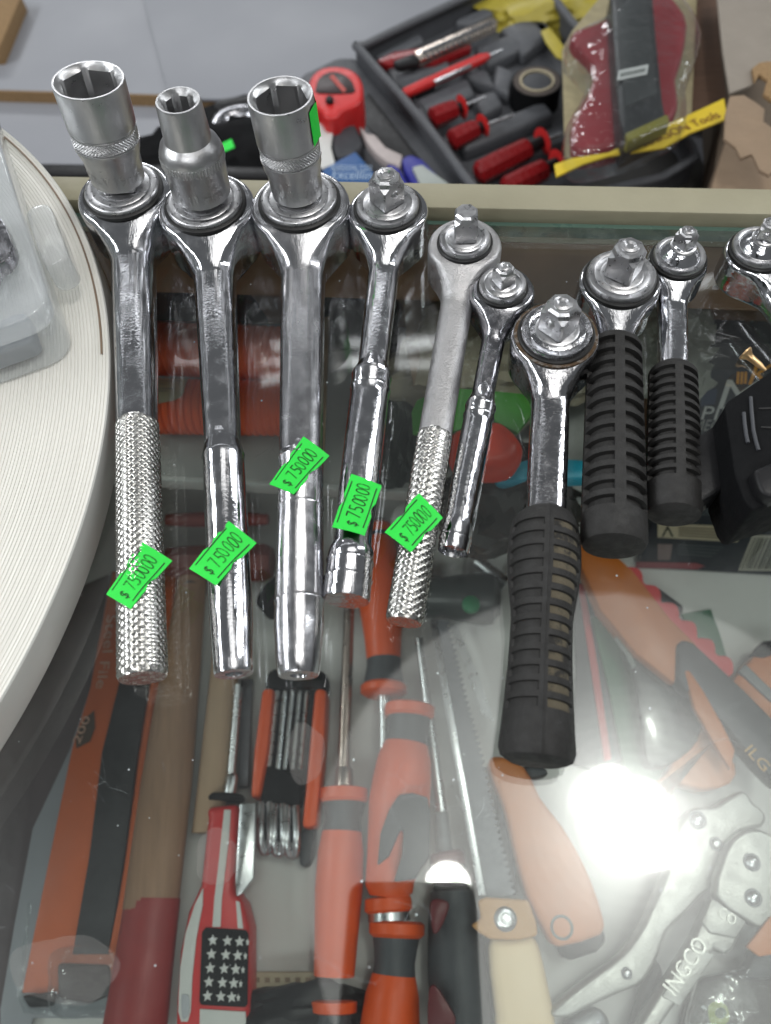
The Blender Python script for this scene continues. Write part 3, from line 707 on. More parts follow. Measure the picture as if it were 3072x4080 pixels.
obox('lid_panel', .014, .19, .014, .15, oz+.0262, oz+.0272, FROST, .006)
obox('hinge_tab', .028, .062, -.010, -.0004, oz+.006, oz+.020, FROST, .0045)
b1_ = obox('grey_insert', .006, .022, .012, .034, oz+.002, oz+.010, M('pale grey insert', '80868c', .6), .003, None)
tag(b1_, 'small dark grey piece inside the clear organiser corner', 'insert')
cl = slab('metal_buckle', [(-30, 455), (2, 470), (22, 515), (24, 540), (10, 562), (-6, 572), (-30, 600)], oz+.034, .006, CHROME_DARK, None, .0022, 3)
tag(cl, 'rounded dark metal buckle on the organiser lid, cut by the left picture edge', 'buckle')

# black clamp lying at the right edge
clampt = thing('black_clamp', 'black plastic clamp with ridged head at the right edge', 'clamp', at(1600, 1060, 0))
slab('jaw_bar', [(1500, 952), (1512, 940), (1580, 893), (1592, 1038), (1520, 1082), (1500, 1085)], .014, .013, BLACKP, clampt, .0012)
slab('clamp_head', [(1566, 880), (1574, 866), (1700, 778), (1760, 900), (1760, 1060), (1666, 1088), (1632, 1101), (1622, 1098), (1609, 1080), (1588, 1024)], .026, .026, BLACKS, clampt, .0035, 0, 3)
tube('ridge', [at(u, v, .0264) for (u, v) in ((1607, 892), (1609, 915), (1612, 938), (1616, 957))], .0006, DGREY, clampt, 8)
tube('ridge', [at(u, v, .0264) for (u, v) in ((1622, 858), (1624, 890), (1628, 930), (1633, 953), (1639, 973))], .0006, DGREY, clampt, 8)
slab('groove_mark', [(1640, 881), (1700, 879), (1700, 882), (1640, 884)], .0263, .0004, GROOVE, clampt, 0)
slab('groove_mark', [(1645, 921), (1700, 924), (1700, 927), (1645, 924)], .0263, .0004, GROOVE, clampt, 0)
slab('thumb_lever', [(1628, 1014), (1700, 985), (1720, 1060), (1668, 1075), (1648, 1066), (1640, 1052)], .031, .008, BLACKP, clampt, .002, 0, 3)

# brass screw and a crumb on the glass
A, B = at(1609, 762, .0022), at(1655, 800, .0012)
scw = lathe('wood_screw', A, B, [(0, .0005), (0, .0028), (.0006, .0028), (.0022, .0015), (.004, .0013), ((B-A).length-.003, .0012), ((B-A).length, .0005)], BRASS, None, 16)
tag(scw, 'small tan countersunk screw lying beside the black clamp', 'screw')
bm = bmesh.new(); bmesh.ops.create_icosphere(bm, subdivisions=1, radius=.0013)
rnd = random.Random(9)
for v in bm.verts: v.co *= rnd.uniform(.6, 1.4); v.co.z *= .6
bm.verts.index_update()
crumb = mesh('plaster_crumb', [v.co+at(1547, 622, .0008) for v in bm.verts], [tuple(v.index for v in f.verts) for f in bm.faces], PAPER, None, 60); bm.free()
tag(crumb, 'tiny white crumb on the glass right of the small rubber gripped ratchet', 'crumb')

# dried glue rounds on the glass
def blob(name, label, c, r, seed):
    rn = random.Random(seed); q = []
    for k in range(40):
        t = 2*PI*k/40; f = 1+.05*math.sin(3*t+seed)+.04*math.sin(5*t+2*seed)+rn.uniform(-.015, .015)
        q.append(at(c[0]+r[0]*f*math.cos(t), c[1]+r[1]*f*math.sin(t), .00025))
    tag(prism(name, q, .0002, GLUE, None, 0), label, 'glue spot', 'dried glue rounds on the glass')
blob('glue_spot', 'dried clear glue round above the red starred knife handle', (468, 1852), (46, 62), 1)
blob('glue_spot', 'dried clear glue round over the silver hex keys', (660, 1628), (40, 66), 2)
blob('glue_spot', 'wide dried glue smear over the blister bubble at lower left', (140, 2095), (118, 74), 4)

# the phone that took the picture: it is seen mirrored in the glass
ph = thing('phone', 'dark phone mirrored in the glass at the bottom', 'phone', CC-CF*.006)
pts = []
for (cx_, cy_, t0) in ((.026-.008, .020-.008, 0), (-.046+.008, .020-.008, 90), (-.046+.008, -.150+.008, 180), (.026-.008, -.150+.008, 270)):
    for k in range(6): t = math.radians(t0+18*k); pts.append(CC-CF*.0025+CR*(cx_+.008*math.cos(t))+CU*(cy_+.008*math.sin(t)))
prism('phone_body', pts, -CF*.008, PHONE, ph, .0012, 3)

# ------------------------------------------------------------------ inside the case: narrow rear shelf
def hose(label, v0, v1, zc, r):
    A, B = at(322, v0, zc), at(628, v1, zc); L = (B-A).length; pr = []; p = .0042
    m = int(L/p)
    pr.append((0, r*.7))
    for i in range(m):
        o = i*L/m; q = L/m; pr += [(o, r*.955), (o+q*.12, r*.955), (o+q*.28, r), (o+q*.72, r), (o+q*.88, r*.955)]
    pr.append((L, r*.7))
    return tag(lathe('corrugated_hose', A, B, pr, ORANGEH, None, 40, True, 1.0, 40), label, 'hose', 'orange corrugated hoses on the rear shelf')
hz = ZR+.001
h1 = hose('lower orange corrugated hose carrying the curved white label', 878, 882, hz+.0165, .0160)
h2 = hose('upper orange corrugated hose lying above and behind the labelled one', 752, 766, hz+.034, .0155)
# curved label round the lower hose
A, B = at(322, 878, hz+.0165), at(628, 882, hz+.0165); X, s, t = frame(A, B); vs = []
def lab(x, a, h=0): return A+X*x+s*(.0166+h)*math.cos(a)+t*(.0166+h)*math.sin(a)
sgn = -1 if s.y > 0 else 1
nl = 9
def a_of(f): return (PI/2 + sgn*(-.55+1.15*f)) if s.y < 0 else (PI/2+(.55-1.15*f))
for i in range(nl):
    for j in range(9):
        f = i/(nl-1); wdt = .0245*(1 if f > .35 else math.sqrt(max(.02, 1-((.35-f)/.37)**2)))
        vs.append(lab(.001+wdt*j/8, PI+a_of(f) if False else a_of(f)))
lb = mesh('hose_label', vs, grid(nl, 9), LABELC, h1, 60)
for k, (f, wd) in enumerate(((.40, .012), (.48, .016), (.66, .010), (.82, .018))):
    vs = []
    for i in range(2):
        for j in range(7): vs.append(lab(.004+wd*j/6, a_of(f+i*.035), .0002))
    mesh('label_print', vs, grid(2, 7), PRINTG, lb)

def lump(name, label, cat, c, rx, ry, rz, mat, seed, amp=.25, fold=0, sub=4, parent=None):
    """crumpled soft heap with folded creases"""
    bm = bmesh.new(); bmesh.ops.create_icosphere(bm, subdivisions=sub, radius=1)
    from mathutils import noise
    c = V(c)
    for v in bm.verts:
        p = v.co.copy()
        d = noise.noise(p*1.7+V((seed, 0, 0)))*amp + abs(noise.noise(p*3.6+V((0, seed, 0))))*amp*.9 + noise.noise(p*8+V((0, 0, seed)))*amp*.25
        p *= 1+d-amp*.3
        v.co = V((p.x*rx, p.y*ry, max(-.55, p.z)*rz))
    bm.verts.index_update()
    o = mesh(name, [c+v.co for v in bm.verts], [tuple(v.index for v in f.verts) for f in bm.faces], mat, parent, 28); bm.free()
    if parent is None: tag(o, label, cat)
    return o
lump('black_bag', 'crumpled black bag behind the three socket ratchets, under the glass', 'bag', at(350, 600, ZR+.03), .085, .03, .06, BLACKP, 3.1)
lump('black_bag', 'shiny black folded bag seen between third and fourth ratchets', 'bag', at(735, 640, ZR+.02), .035, .03, .05, BLACKP, 8.4, .3)
b0_ = at(770, 570, ZR+.045); bx = boxf('carton', V((b0_.x, b0_.y, ZR+.001)), E1*.105, E2*.03, V((0, 0, .060)), M('brown carton', '6a5138', .8, 0, .25, 60, .3, 200), None, .001)
tag(bx, 'brown carton under the glass behind the grey cast ratchet', 'carton')
kb = slab('kraft_strip', [(688, 690), (712, 682), (700, 990), (683, 985)], ZR+.052, .002, KRAFT, None, .0004)
tag(kb, 'narrow kraft strip standing right of the third ratchet shaft', 'strip')
k2 = slab('kraft_flap', [(868, 596), (905, 590), (912, 700), (905, 790), (893, 835), (880, 760)], ZR+.05, .002, KRAFT, None, .0004)
tag(k2, 'bent kraft flap under the glass left of the grey cast ratchet', 'flap')
cb = lump('clear_bag', 'crumpled clear bag of pale parts under the glass between grey and rubber ratchets', 'bag', at(1075, 775, ZR+.030), .062, .040, .030, M('bag of pale parts', 'a39b88', .35, 0, .4, 55, .6, 160, .2, ('d8d3c4', 70, .56, .2)), 5.7, .3)
cb2 = lump('clear_bag', 'crumpled translucent bag right of the rubber gripped ratchet shaft', 'bag', at(1420, 760, ZR+.012), .040, .035, .022, M('grey bag', '94968e', .3, 0, .35, 55, .5, 160, .2, ('d0d1c8', 70, .58, .2)), 2.2, .3)
gr = slab('green_card', [(889, 890), (900, 865), (960, 836), (1045, 842), (1148, 852), (1150, 895), (1118, 935), (1060, 905), (985, 930), (892, 935)], ZR+.048, .003, GREENL, None, .0006)
tag(gr, 'leaf green card above the orange red knob', 'card')
kn = slab('orange_cone', [(966, 948), (980, 925), (1010, 912), (1062, 901), (1092, 908), (1124, 940), (1132, 966), (1112, 998), (1080, 1009), (1045, 1010), (1005, 1000), (978, 985)], ZR+.058, .020, M('orange red plastic', 'ea3d12', .4, 0, .15, 60), None, .007, 3, 4)
tag(kn, 'faceted orange red knob behind the smallest chrome ratchet', 'knob')
cy = slab('cyan_strip', [(1062, 1008), (1108, 1000), (1160, 985), (1385, 1000), (1396, 1000), (1396, 1030), (1160, 1034), (1072, 1042)], ZR+.035, .010, CYAN, None, .002)
tag(cy, 'bright cyan plastic strip glimpsed under the orange red knob and between rubber grips', 'strip')
lump('black_bag', 'dusty black bag mound beside the dusty rubber grip', 'bag', at(1100, 1085, ZR+.0), .040, .030, .034, M('dusty black film', '26231f', .5, 0, .4, 60, .4, 200, .2, ('55503f', 60, .6, .6)), 6.6, .3)
tb = lump('dark_bag', 'dark green grey bag right of the flared ratchet', 'bag', at(835, 900, ZR+.0), .022, .05, .028, M('dark green film', '26302a', .4, 0, .3, 50, .4, 200), 4.4, .25)
wr = pxrod('white_rail', [(1478, 662, 17), (1700, 650, 17)], ZR+.02, PRINTW, None, 20); tag(wr, 'white rounded rail above the dark tool set box at right', 'rail')

# dark tool set box leaning against the back, right
B0 = at(1378, 1227, ZS+.001)
lo, hi = ZS, ZS+.20
for _ in range(40):
    m_ = (lo+hi)/2
    if (at(1523, 745, m_)-B0).dot(E1) > 0: lo = m_
    else: hi = m_
BT = at(1523, 745, (lo+hi)/2); BU = (BT-B0).normalized(); BH = (BT-B0).length; BN = E1.cross(BU).normalized()
tsb = thing('tool_set_box', 'dark navy tool set box with PIECE lettering leaning under the black clamp', 'box', B0)
pts = []; W_ = .24
for (ca, cb_, t0) in ((.004, .004, 180), (W_-.004, .004, 270), (W_-.012, BH-.012, 0), (.012, BH-.012, 90)):
    r_ = .004 if cb_ < .01 else .012
    for k in range(6): t = math.radians(t0+18*k); pts.append(B0+E1*(ca+r_*math.cos(t))+BU*(cb_+r_*math.sin(t)))
prism('carton_body', pts, -BN*.03, NAVY, tsb, .0015, 3)
def bp(u, v, l=0.0): return onplane(u, v, B0, BN)+BN*l
def bq(name, px, mat, l=.0004): return mesh(name, [bp(u, v, l) for (u, v) in px], [tuple(range(len(px)))], mat, tsb)
def cr3(x, y): return (1437+x*.2695, 705+y*.2695)
bq('black_window', [cr3(*p) for p in ((290, 230), (330, 165), (390, 140), (900, 140), (900, 345), (275, 345))], BLACKP, .0003)
for (x0, x1) in ((575, 598), (606, 628), (636, 658)): bq('amber_bar', [cr3(*p) for p in ((x0, 362), (x1, 362), (x1-6, 460), (x0-6, 458))], AMBER)
text('amber_letter', 'K', bp(*cr3(664, 462), .0004), E1, BU, .0145, AMBER, tsb)
bq('blue_patch', [cr3(*p) for p in ((290, 505), (420, 500), (400, 620), (285, 640))], M('blue print', '26354d', .6), .0004)
text('big_lettering', 'MI', bp(*cr3(420, 655), .0004), E1, BU, .021, PRINTW, tsb)
text('lettering', 'PIECE', bp(*cr3(285, 742), .0004), E1, BU, .0100, PRINTW, tsb, .034)
text('lettering', 'MECHANICS TOOL', bp(*cr3(230, 828), .0004), E1, BU, .0085, PRINTG, tsb, .062)
rnd = random.Random(12)
for i in range(11):
    y = 1290+i*21; x0, x1 = 300-i*9, 900
    vs = []; fs = []; x = x0
    while x < x1:
        ww = rnd.uniform(18, 60)
        k = len(vs); vs += [bp(*cr3(*p), .0003) for p in ((x, y), (x+ww, y+2), (x+ww-3, y+13), (x-3, y+11))]; fs.append((k, k+1, k+2, k+3)); x += ww+9
    mesh('fine_print', vs, fs, M('fine print', '565d5f', .6), tsb) if i == 0 else mesh('fine_print', vs, fs, bpy.data.materials['fine print'], tsb)
wl = bq('warning_label', [cr3(*p) for p in ((-60, 1575), (630, 1605), (580, 1727), (-60, 1690))], LABELC)
tr_ = [cr3(*p) for p in ((20, 1590), (-30, 1680), (-12, 1680), (20, 1618), (50, 1682), (70, 1684))]; bq('warning_triangle', tr_, INKD, .0007)
for i in range(4):
    bq('label_line', [cr3(*p) for p in ((110, 1603+i*21), (540-i*20, 1620+i*23), (536-i*20, 1630+i*23), (106, 1613+i*21))], M('label ink', '5d5340', .7) if i == 0 else bpy.data.materials['label ink'], .0007)
bc = bq('barcode_label', [cr3(*p) for p in ((700, 1668), (1000, 1680), (1000, 1960), (585, 1955))], M('barcode paper', 'a8a598', .6))
rnd = random.Random(4); x = 0
while x < 330:
    ww = rnd.choice((5, 8, 14)); bq('barcode_bar', [cr3(*p) for p in ((712+x, 1690), (712+x+ww, 1690), (604+x+ww, 1940), (604+x, 1940))], INKD, .0007); x += ww+rnd.choice((6, 9, 16))
bq('red_arrow', [cr3(*p) for p in ((-230, 1885), (250, 1895), (320, 1920), (250, 1945), (-240, 1935))], M('red print', '8a4046', .6))
for i in range(4): bq('fine_print', [cr3(*p) for p in ((100, 1745+i*24), (470-i*30, 1765+i*24), (468-i*30, 1772+i*24), (98, 1752+i*24))], bpy.data.materials['fine print'])
bq('picture_patch', [cr3(*p) for p in ((-60, 1740), (60, 1745), (40, 1870), (-60, 1870))], M('picture print', '7a6a68', .6, 0, .3, 200), .0005)

# ------------------------------------------------------------------ inside the case: main shelf
Z = ZS
def SD(name, label, parts, z, group='orange and black screwdrivers in the case', n=36):
    """screwdriver: parts = [(part name, stations in the photograph, material)]"""
    c = parts[0][1][0]; t = thing(name, label, 'screwdriver', at(c[0], c[1], Z), group)
    for (nm, st, m) in parts: pxrod(nm, st, z, m, t, n)
    return t
OB = 'orange and black screwdrivers in the case'
SD('screwdriver', 'orange and black screwdriver with long brown shaft, nearest the hex keys', [
    ('shaft', [(757, 1240, 11), (748, 1400, 12), (742, 1665, 14)], SHAFTB),
    ('collar', [(744, 1658, 16), (744, 1664, 19), (743, 1704, 21)], SHAFTB),
    ('flange', [(744, 1702, 40), (744, 1705, 51), (743, 1727, 53), (743, 1735, 46)], ORANGE),
    ('neck', [(743, 1733, 47), (742, 1745, 44), (741, 1770, 37), (739, 1800, 43)], DGREY),
    ('grip', [(739, 1797, 43), (736, 1840, 50), (731, 1920, 52), (727, 2010, 48), (722, 2110, 44)], ORANGE),
    ('flange', [(722, 2160, 40), (722, 2163, 50), (721, 2186, 50), (721, 2190, 40)], ORANGE),
    ('neck', [(721, 2188, 40), (718, 2260, 44)], DGREY)], Z+.019)
SD('screwdriver', 'orange screwdriver lying butt up below the flared ratchet, with dark waist', [
    ('butt_ring', [(818, 1126, 20), (819, 1130, 25), (819, 1138, 25)], STEEL),
    ('butt', [(819, 1136, 26), (820, 1142, 29), (820, 1156, 30)], ORANGE),
    ('dark_ring', [(820, 1155, 29), (820, 1166, 30)], DGREY),
    ('grip', [(820, 1164, 29), (822, 1175, 34), (825, 1215, 43), (826, 1260, 50), (827, 1310, 49), (828, 1370, 41), (829, 1425, 37)], ORANGE),
    ('neck', [(829, 1418, 37), (829, 1440, 37), (829, 1462, 41), (829, 1480, 43)], DGREY),
    ('flange', [(829, 1478, 44), (829, 1484, 50), (829, 1497, 50), (829, 1504, 40)], ORANGE),
    ('collar', [(829, 1500, 13), (829, 1540, 12)], STEEL),
    ('shaft', [(829, 1540, 10), (829, 1900, 9)], STEEL)], Z+.018)
wst = slab('grip_inlay', [(868, 1180), (888, 1195), (872, 1260), (845, 1320), (850, 1270), (862, 1215)], Z+.041, .004, DGREY, bpy.data.objects['screwdriver.001'], .001)
SD('screwdriver', 'biggest orange and black screwdriver, its flange level with the hex key hinges', [
    ('flange', [(886, 1522, 46), (886, 1527, 54), (884, 1545, 54), (884, 1552, 46)], ORANGE),
    ('neck', [(884, 1550, 47), (882, 1570, 46), (880, 1590, 43), (878, 1610, 46)], DGREY),
    ('grip', [(878, 1607, 47), (875, 1640, 58), (871, 1690, 64), (866, 1740, 66), (860, 1790, 62), (850, 1850, 56), (842, 1920, 52), (838, 1940, 40)], ORANGE)], Z+.024)
gi = slab('grip_inlay', [(862, 1716), (890, 1712), (924, 1722), (930, 1760), (928, 1850), (895, 1900), (850, 1905), (868, 1850), (872, 1800), (866, 1790), (840, 1850), (815, 1870), (822, 1800), (840, 1750)], Z+.0485, .006, DGREY, bpy.data.objects['screwdriver.002'], .002)
SD('screwdriver', 'orange and black screwdriver at the bottom edge with two orange collars, inside the phone reflection', [
    ('butt', [(838, 1938, 40), (838, 1941, 50), (840, 1966, 52), (840, 1972, 46)], ORANGE),
    ('ring', [(840, 1970, 45), (841, 1990, 46)], STEEL),
    ('flange', [(858, 1990, 52), (858, 1996, 60), (857, 2018, 60), (857, 2026, 52)], ORANGE),
    ('neck', [(856, 2024, 51), (855, 2050, 47), (853, 2080, 44), (851, 2110, 47)], DGREY),
    ('grip', [(851, 2106, 47), (846, 2150, 58), (840, 2230, 66), (834, 2330, 62)], ORANGE)], Z+.022)
SD('screwdriver', 'thin grey shafted screwdriver with black and dark red handle', [
    ('shaft', [(905, 1380, 8), (925, 1627, 11), (944, 1700, 12), (955, 1760, 13)], STEEL),
    ('collar', [(952, 1755, 16), (962, 1845, 18)], MGREY),
    ('flange', [(965, 1840, 32), (966, 1846, 38), (970, 1872, 38)], REDD),
    ('neck', [(970, 1870, 38), (976, 1930, 40)], BLACKS),
    ('grip', [(976, 1925, 46), (985, 1990, 56), (993, 2080, 64), (1000, 2250, 70)], DGREY)], Z+.017, None)
for (q_) in ([(930, 1948), (962, 1945), (970, 1962), (950, 2010), (935, 2014)], [(926, 2150), (938, 2128), (965, 2165), (985, 2212), (930, 2230)]):
    slab('red_inlay', q_, Z+.042, .008, REDD, bpy.data.objects['screwdriver.004'], .002, 3)

SD('screwdriver', 'dark green handled screwdriver lying crosswise under the knurled grey handle', [
    ('grip', [(905, 1288, 30), (915, 1288, 44), (935, 1290, 48), (955, 1290, 44), (975, 1291, 48), (1000, 1292, 52), (1040, 1294, 58), (1065, 1295, 54), (1080, 1296, 34)], M('dark green grip', '1c2724', .35, 0, .25, 60))], Z+.022, None)
bpy.data.objects['screwdriver.005']['label'] = 'dark green handled screwdriver lying crosswise under the knurled grey handle'
e_ = at(1018, 1304, Z+.045); lathe('green_dot', e_-V((0, 0, .003)), e_+V((0, 0, 1)), [(0, .006), (.003, .0056), (.0045, .003)], GREENE, bpy.data.objects['screwdriver.005'], 20)
pxrod('chrome_shaft', [(1030, 1212, 14), (1095, 1262, 16)], Z+.02, STEEL, bpy.data.objects['screwdriver.005'], 16)

# flat dark sheet added to darken the shelf left of the file pack
dw = slab('dark_sheet', [(-60, 1420), (120, 1300), (236, 1240), (236, 1300), (180, 1560), (120, 1700), (60, 1850), (30, 2050), (8, 2300), (-80, 2300)], Z+.003, .0025, M('dark mauve sheet', '54484b', .4, 0, .35, 40, .4, 120), None, .0006, 2); tag(dw, 'dark mauve sheet added to darken the shelf left of the orange file pack', 'film')
# file in its orange card
fp = thing('file_pack', 'orange carded flat file in clear blister, Steel File lettering', 'file', at(200, 1700, Z))
slab('blister_tray', [(238, 1235), (200, 1470), (150, 1620), (70, 1790), (30, 2000), (0, 2180), (0, 2260), (60, 2260), (70, 2200), (250, 2200), (300, 1900), (395, 1235)], Z+.0048, .0016, GREYP, fp, .0006)
slab('card', [(243, 1235), (231, 1290), (195, 1486), (156, 1616), (131, 1735), (47, 2145), (256, 2150), (283, 1913), (319, 1627), (347, 1486), (382, 1235)], Z+.0065, .002, ORANGEC, fp, .0003)
slab('card_fold', [(310, 1640), (319, 1627), (347, 1486), (382, 1235), (372, 1235), (334, 1486), (300, 1640), (262, 1913), (233, 2060), (258, 2060), (283, 1913)], Z+.011, .004, ORANGEC, fp, .001)
slab('file_blade', [(258, 1470), (322, 1470), (297, 1627), (268, 1850), (233, 2062), (156, 2062), (192, 1850), (219, 1627)], Z+.010, .0055, M('file steel', '3b3b3d', .45, .6, .25, 260, .5, 1600), fp, .0006)
pxrod('card_roll', [(338, 1440, 7), (316, 1640, 7), (276, 1913, 7), (250, 2070, 7)], Z+.011, ORANGEC, fp, 14)
def along(name, s, p0, p1, hpx, mat, z, parent, flip=1, ext=0.0):
    a, b = at(p0[0], p0[1], z), at(p1[0], p1[1], z); ex = (b-a); ey = V((-ex.y, ex.x, 0))*flip
    return text(name, s, a, ex, ey, pxm(a, hpx), mat, parent, ex.length, .0002, ext)
FADED = M('faded card print', 'c9a08a', .6)
along('card_lettering', 'Steel', (232, 1330), (222, 1410), 22, FADED, Z+.0068, fp)
along('card_lettering', 'File', (217, 1430), (207, 1488), 22, FADED, Z+.0068, fp)
slab('size_badge', [(188, 1548), (203, 1535), (205, 1572), (194, 1602), (165, 1617), (163, 1600), (172, 1570)], Z+.0074, .0006, M('badge print', '4a3a2c', .6), fp, 0)
along('badge_number', '200', (172, 1608), (196, 1550), 18, FADED, Z+.0078, fp)
slab('blister_bubble', [(116, 2050), (258, 2050), (270, 2120), (262, 2180), (190, 2200), (110, 2196), (100, 2120)], Z+.024, .017, CLEAR, fp, .006, 3, 3)
slab('handle_end', [(120, 2080), (236, 2084), (240, 2150), (190, 2170), (122, 2160)], Z+.009, .007, M('smoked grey plastic', '3f373a', .4), fp, .003)
slab('blister_rim', [(60, 1950), (66, 1950), (46, 2150), (60, 2175), (118, 2185), (118, 2196), (50, 2190), (36, 2150)], Z+.009, .002, CLEAR, fp, .0006)
slab('handle_tang', [(44, 2152), (118, 2142), (112, 2176), (60, 2178)], Z+.012, .006, BLACKP, fp, .002)

# wooden handle with its end dipped red
wh = thing('hammer', 'long brown wooden hammer handle with red dipped lower end', 'hammer', at(360, 1700, Z))
pxrod('shaft', [(416, 1250, 31), (405, 1400, 40), (388, 1560, 49), (372, 1680, 55), (350, 1830, 58), (325, 1965, 60)], Z+.022, WOOD, wh, 36, .72)
pxrod('red_end', [(330, 1940, 60), (318, 2010, 62), (300, 2130, 66), (286, 2260, 72)], Z+.022, M('red dipped paint', '8c2320', .45, 0, .18, 50, .1, 200), wh, 36, .72)
pxrod('ferrule', [(416, 1236, 28), (414, 1268, 31)], Z+.022, DGREY, wh, 30, .75)
w2 = pxrod('wooden_dowel', [(492, 1390, 30), (476, 1560, 32), (462, 1680, 33), (448, 1800, 34)], Z+.018, WOODL, None, 30, .7); tag(w2, 'paler wooden dowel partly under the starred knife', 'dowel')
rk = pxrod('hammer_grip', [(352, 1214, 18), (362, 1213, 32), (420, 1212, 38), (520, 1212, 42), (572, 1215, 44), (588, 1216, 34)], Z+.026, M('red brown rubber', '6e2a20', .5, 0, .2, 60), None, 8); tag(rk, 'red brown faceted grip lying crosswise behind the left ratchet handles', 'grip')
r2_ = pxrod('red_reflection', [(360, 1123, 13), (420, 1121, 17), (520, 1120, 17), (580, 1122, 12)], Z+.03, M('dim red reflection', '8a2c1e', .5), None, 20); tag(r2_, 'slim red rod standing for a red reflection below the rear shelf', 'grip')  # red rod added in place of a red reflection
dk = pxrod('tape_roll', [(592, 1270, 44), (596, 1272, 52), (618, 1300, 54), (626, 1306, 44)], Z+.03, BLACKS, None, 30); tag(dk, 'dark roll half hidden behind the satin ratchet handle', 'roll')
kb3 = slab('white_bracket', [(852, 1098), (866, 1085), (905, 1085), (935, 1128), (870, 1130), (842, 1122)], Z+.03, .012, PAPER, None, .002); tag(kb3, 'small white block above the upturned orange screwdriver', 'block')

# red knife with striped handle and starred panel
kf = thing('flag_knife', 'red and white striped tool handle with white stars on a black panel', 'knife', at(470, 1900, Z))
def c4(x, y): return (x*.3581, 1626.9+y*.3581)
HL = [(1235, 325), (1250, 390), (1238, 480), (1205, 800), (1130, 960), (1080, 1200), (1058, 1500), (1050, 1760), (1500, 1760), (1500, 1500), (1500, 1050), (1462, 900), (1405, 830), (1428, 500), (1442, 305)]
zk = Z+.030
slab('handle', [c4(*p) for p in HL], zk, .026, REDB, kf, .006, 0, 3)
slab('white_stripe', [c4(*p) for p in ((1352, 342), (1392, 342), (1382, 500), (1352, 760), (1338, 880), (1330, 1050), (1280, 1050), (1292, 880), (1310, 740), (1335, 500))], zk+.0007, .001, PAPER, kf, .0003)
slab('white_stripe', [c4(*p) for p in ((1226, 812), (1222, 920), (1184, 1120), (1160, 1350), (1150, 1560), (1132, 1622), (1092, 1622), (1074, 1560), (1086, 1300), (1118, 1090), (1176, 910))], zk+.0009, .001, PAPER, kf, .0003)
slab('white_stripe', [c4(*p) for p in ((1422, 890), (1446, 900), (1466, 1060), (1434, 1058))], zk+.0007, .001, PAPER, kf, .0003)
slab('star_panel', [c4(*p) for p in ((1240, 1052), (1480, 1068), (1496, 1090), (1490, 1520), (1478, 1536), (1212, 1522), (1200, 1500), (1216, 1080))], zk+.0018, .003, BLACKS, kf, .0008)
slab('white_end', [c4(*p) for p in ((1205, 1545), (1480, 1562), (1490, 1760), (1200, 1760))], zk+.0012, .002, PAPER, kf, .0004)
slab('finger_slot', [c4(*p) for p in ((1092, 1470), (1112, 1455), (1140, 1470), (1140, 1570), (1118, 1605), (1096, 1590))], zk+.0014, .001, M('pale slot', 'a9abb0', .5), kf, .0004, 3)
for r_i in range(5):
    for c_i in range(4):
        cx_, cy_ = 1284-r_i*8+c_i*(88-r_i*2)-(14 if c_i > 1 else 0)*(c_i-1), 1130+r_i*84+c_i*4
        if c_i == 3: cx_ += -26
        P_ = at(*c4(cx_, cy_), zk+.0020); R_ = pxm(P_, (32 if c_i < 3 else 22)*.3581)
        st = []
        for k in range(10):
            t = PI/2+PI*k/5; rr_ = R_ if k % 2 == 0 else R_*.45; st.append(P_+V((rr_*math.cos(t)*(1 if c_i < 3 else .6), rr_*math.sin(t), 0)))
        prism('star', st, .0003, PAPER, kf, 0)
pxrod('collar', [c4(1365, 292)+(38,), c4(1365, 270)+(40,), c4(1370, 250)+(34,)], Z+.02, BLACKS, kf, 24)
pxrod('bolster', [(496, 1716, 14), (500, 1680, 14), (503, 1672, 10)], Z+.02, STEEL, kf, 20)
pxrod('shaft', [(498, 1690, 9), (507, 1600, 9), (516, 1480, 9)], Z+.02, STEEL, kf, 16)
bl = slab('chisel_bar', [(518, 1735), (552, 1732), (548, 1898), (522, 1930), (510, 1938), (508, 1900)], Z+.034, .004, STEEL, None, .001); tag(bl, 'flat bright steel bar with slanted tip beside the starred handle', 'bar')
bl2 = slab('grey_bar', [(520, 1465), (545, 1465), (536, 1700), (512, 1700)], Z+.012, .006, STEELB, None, .001); tag(bl2, 'grey steel bar behind the starred knife shaft', 'bar')

# folding hex key set
hx = thing('hex_key_set', 'orange and black folding hex key set with silver keys', 'hex keys', at(630, 1650, Z))
slab('end_cap', [(575, 1455), (590, 1442), (690, 1444), (706, 1456), (709, 1488), (570, 1488)], Z+.024, .020, BLACKS, hx, .003)
slab('core', [(596, 1486), (680, 1486), (668, 1690), (650, 1730), (570, 1730), (580, 1600)], Z+.010, .009, BLACKP, hx, .001)
slab('side_plate', [(566, 1486), (592, 1486), (585, 1560), (578, 1625), (560, 1720), (540, 1726), (548, 1620)], Z+.026, .022, ORANGE, hx, .003)
slab('side_plate', [(680, 1486), (706, 1488), (702, 1580), (694, 1680), (684, 1786), (651, 1790), (662, 1680), (672, 1570)], Z+.026, .022, ORANGE, hx, .003)
for (u0, u1, w_) in ((600, 582, 5.5), (616, 600, 5.5), (632, 615, 5), (648, 632, 4.5), (663, 648, 4)): pxrod('hex_key', [(u0, 1490, w_), (u1, 1662, w_)], Z+.018, STEEL, hx, 6)
slab('pivot_block', [(566, 1658), (584, 1652), (652, 1680), (648, 1740), (562, 1734)], Z+.020, .016, BLACKS, hx, .002)
for (u_, b_) in ((574, 0), (602, 4), (630, 8)):
    c_ = [at(u_-9, 1735+b_, Z+.018), at(u_-11, 1800+b_, Z+.023), at(u_-7, 1834+b_, Z+.020), at(u_+2, 1842+b_, Z+.018), at(u_+10, 1834+b_, Z+.020), at(u_+11, 1800+b_, Z+.023), at(u_+9, 1735+b_, Z+.018)]
    tube('spring_loop', curve_pts(c_), .0024, STEEL, hx, 12)
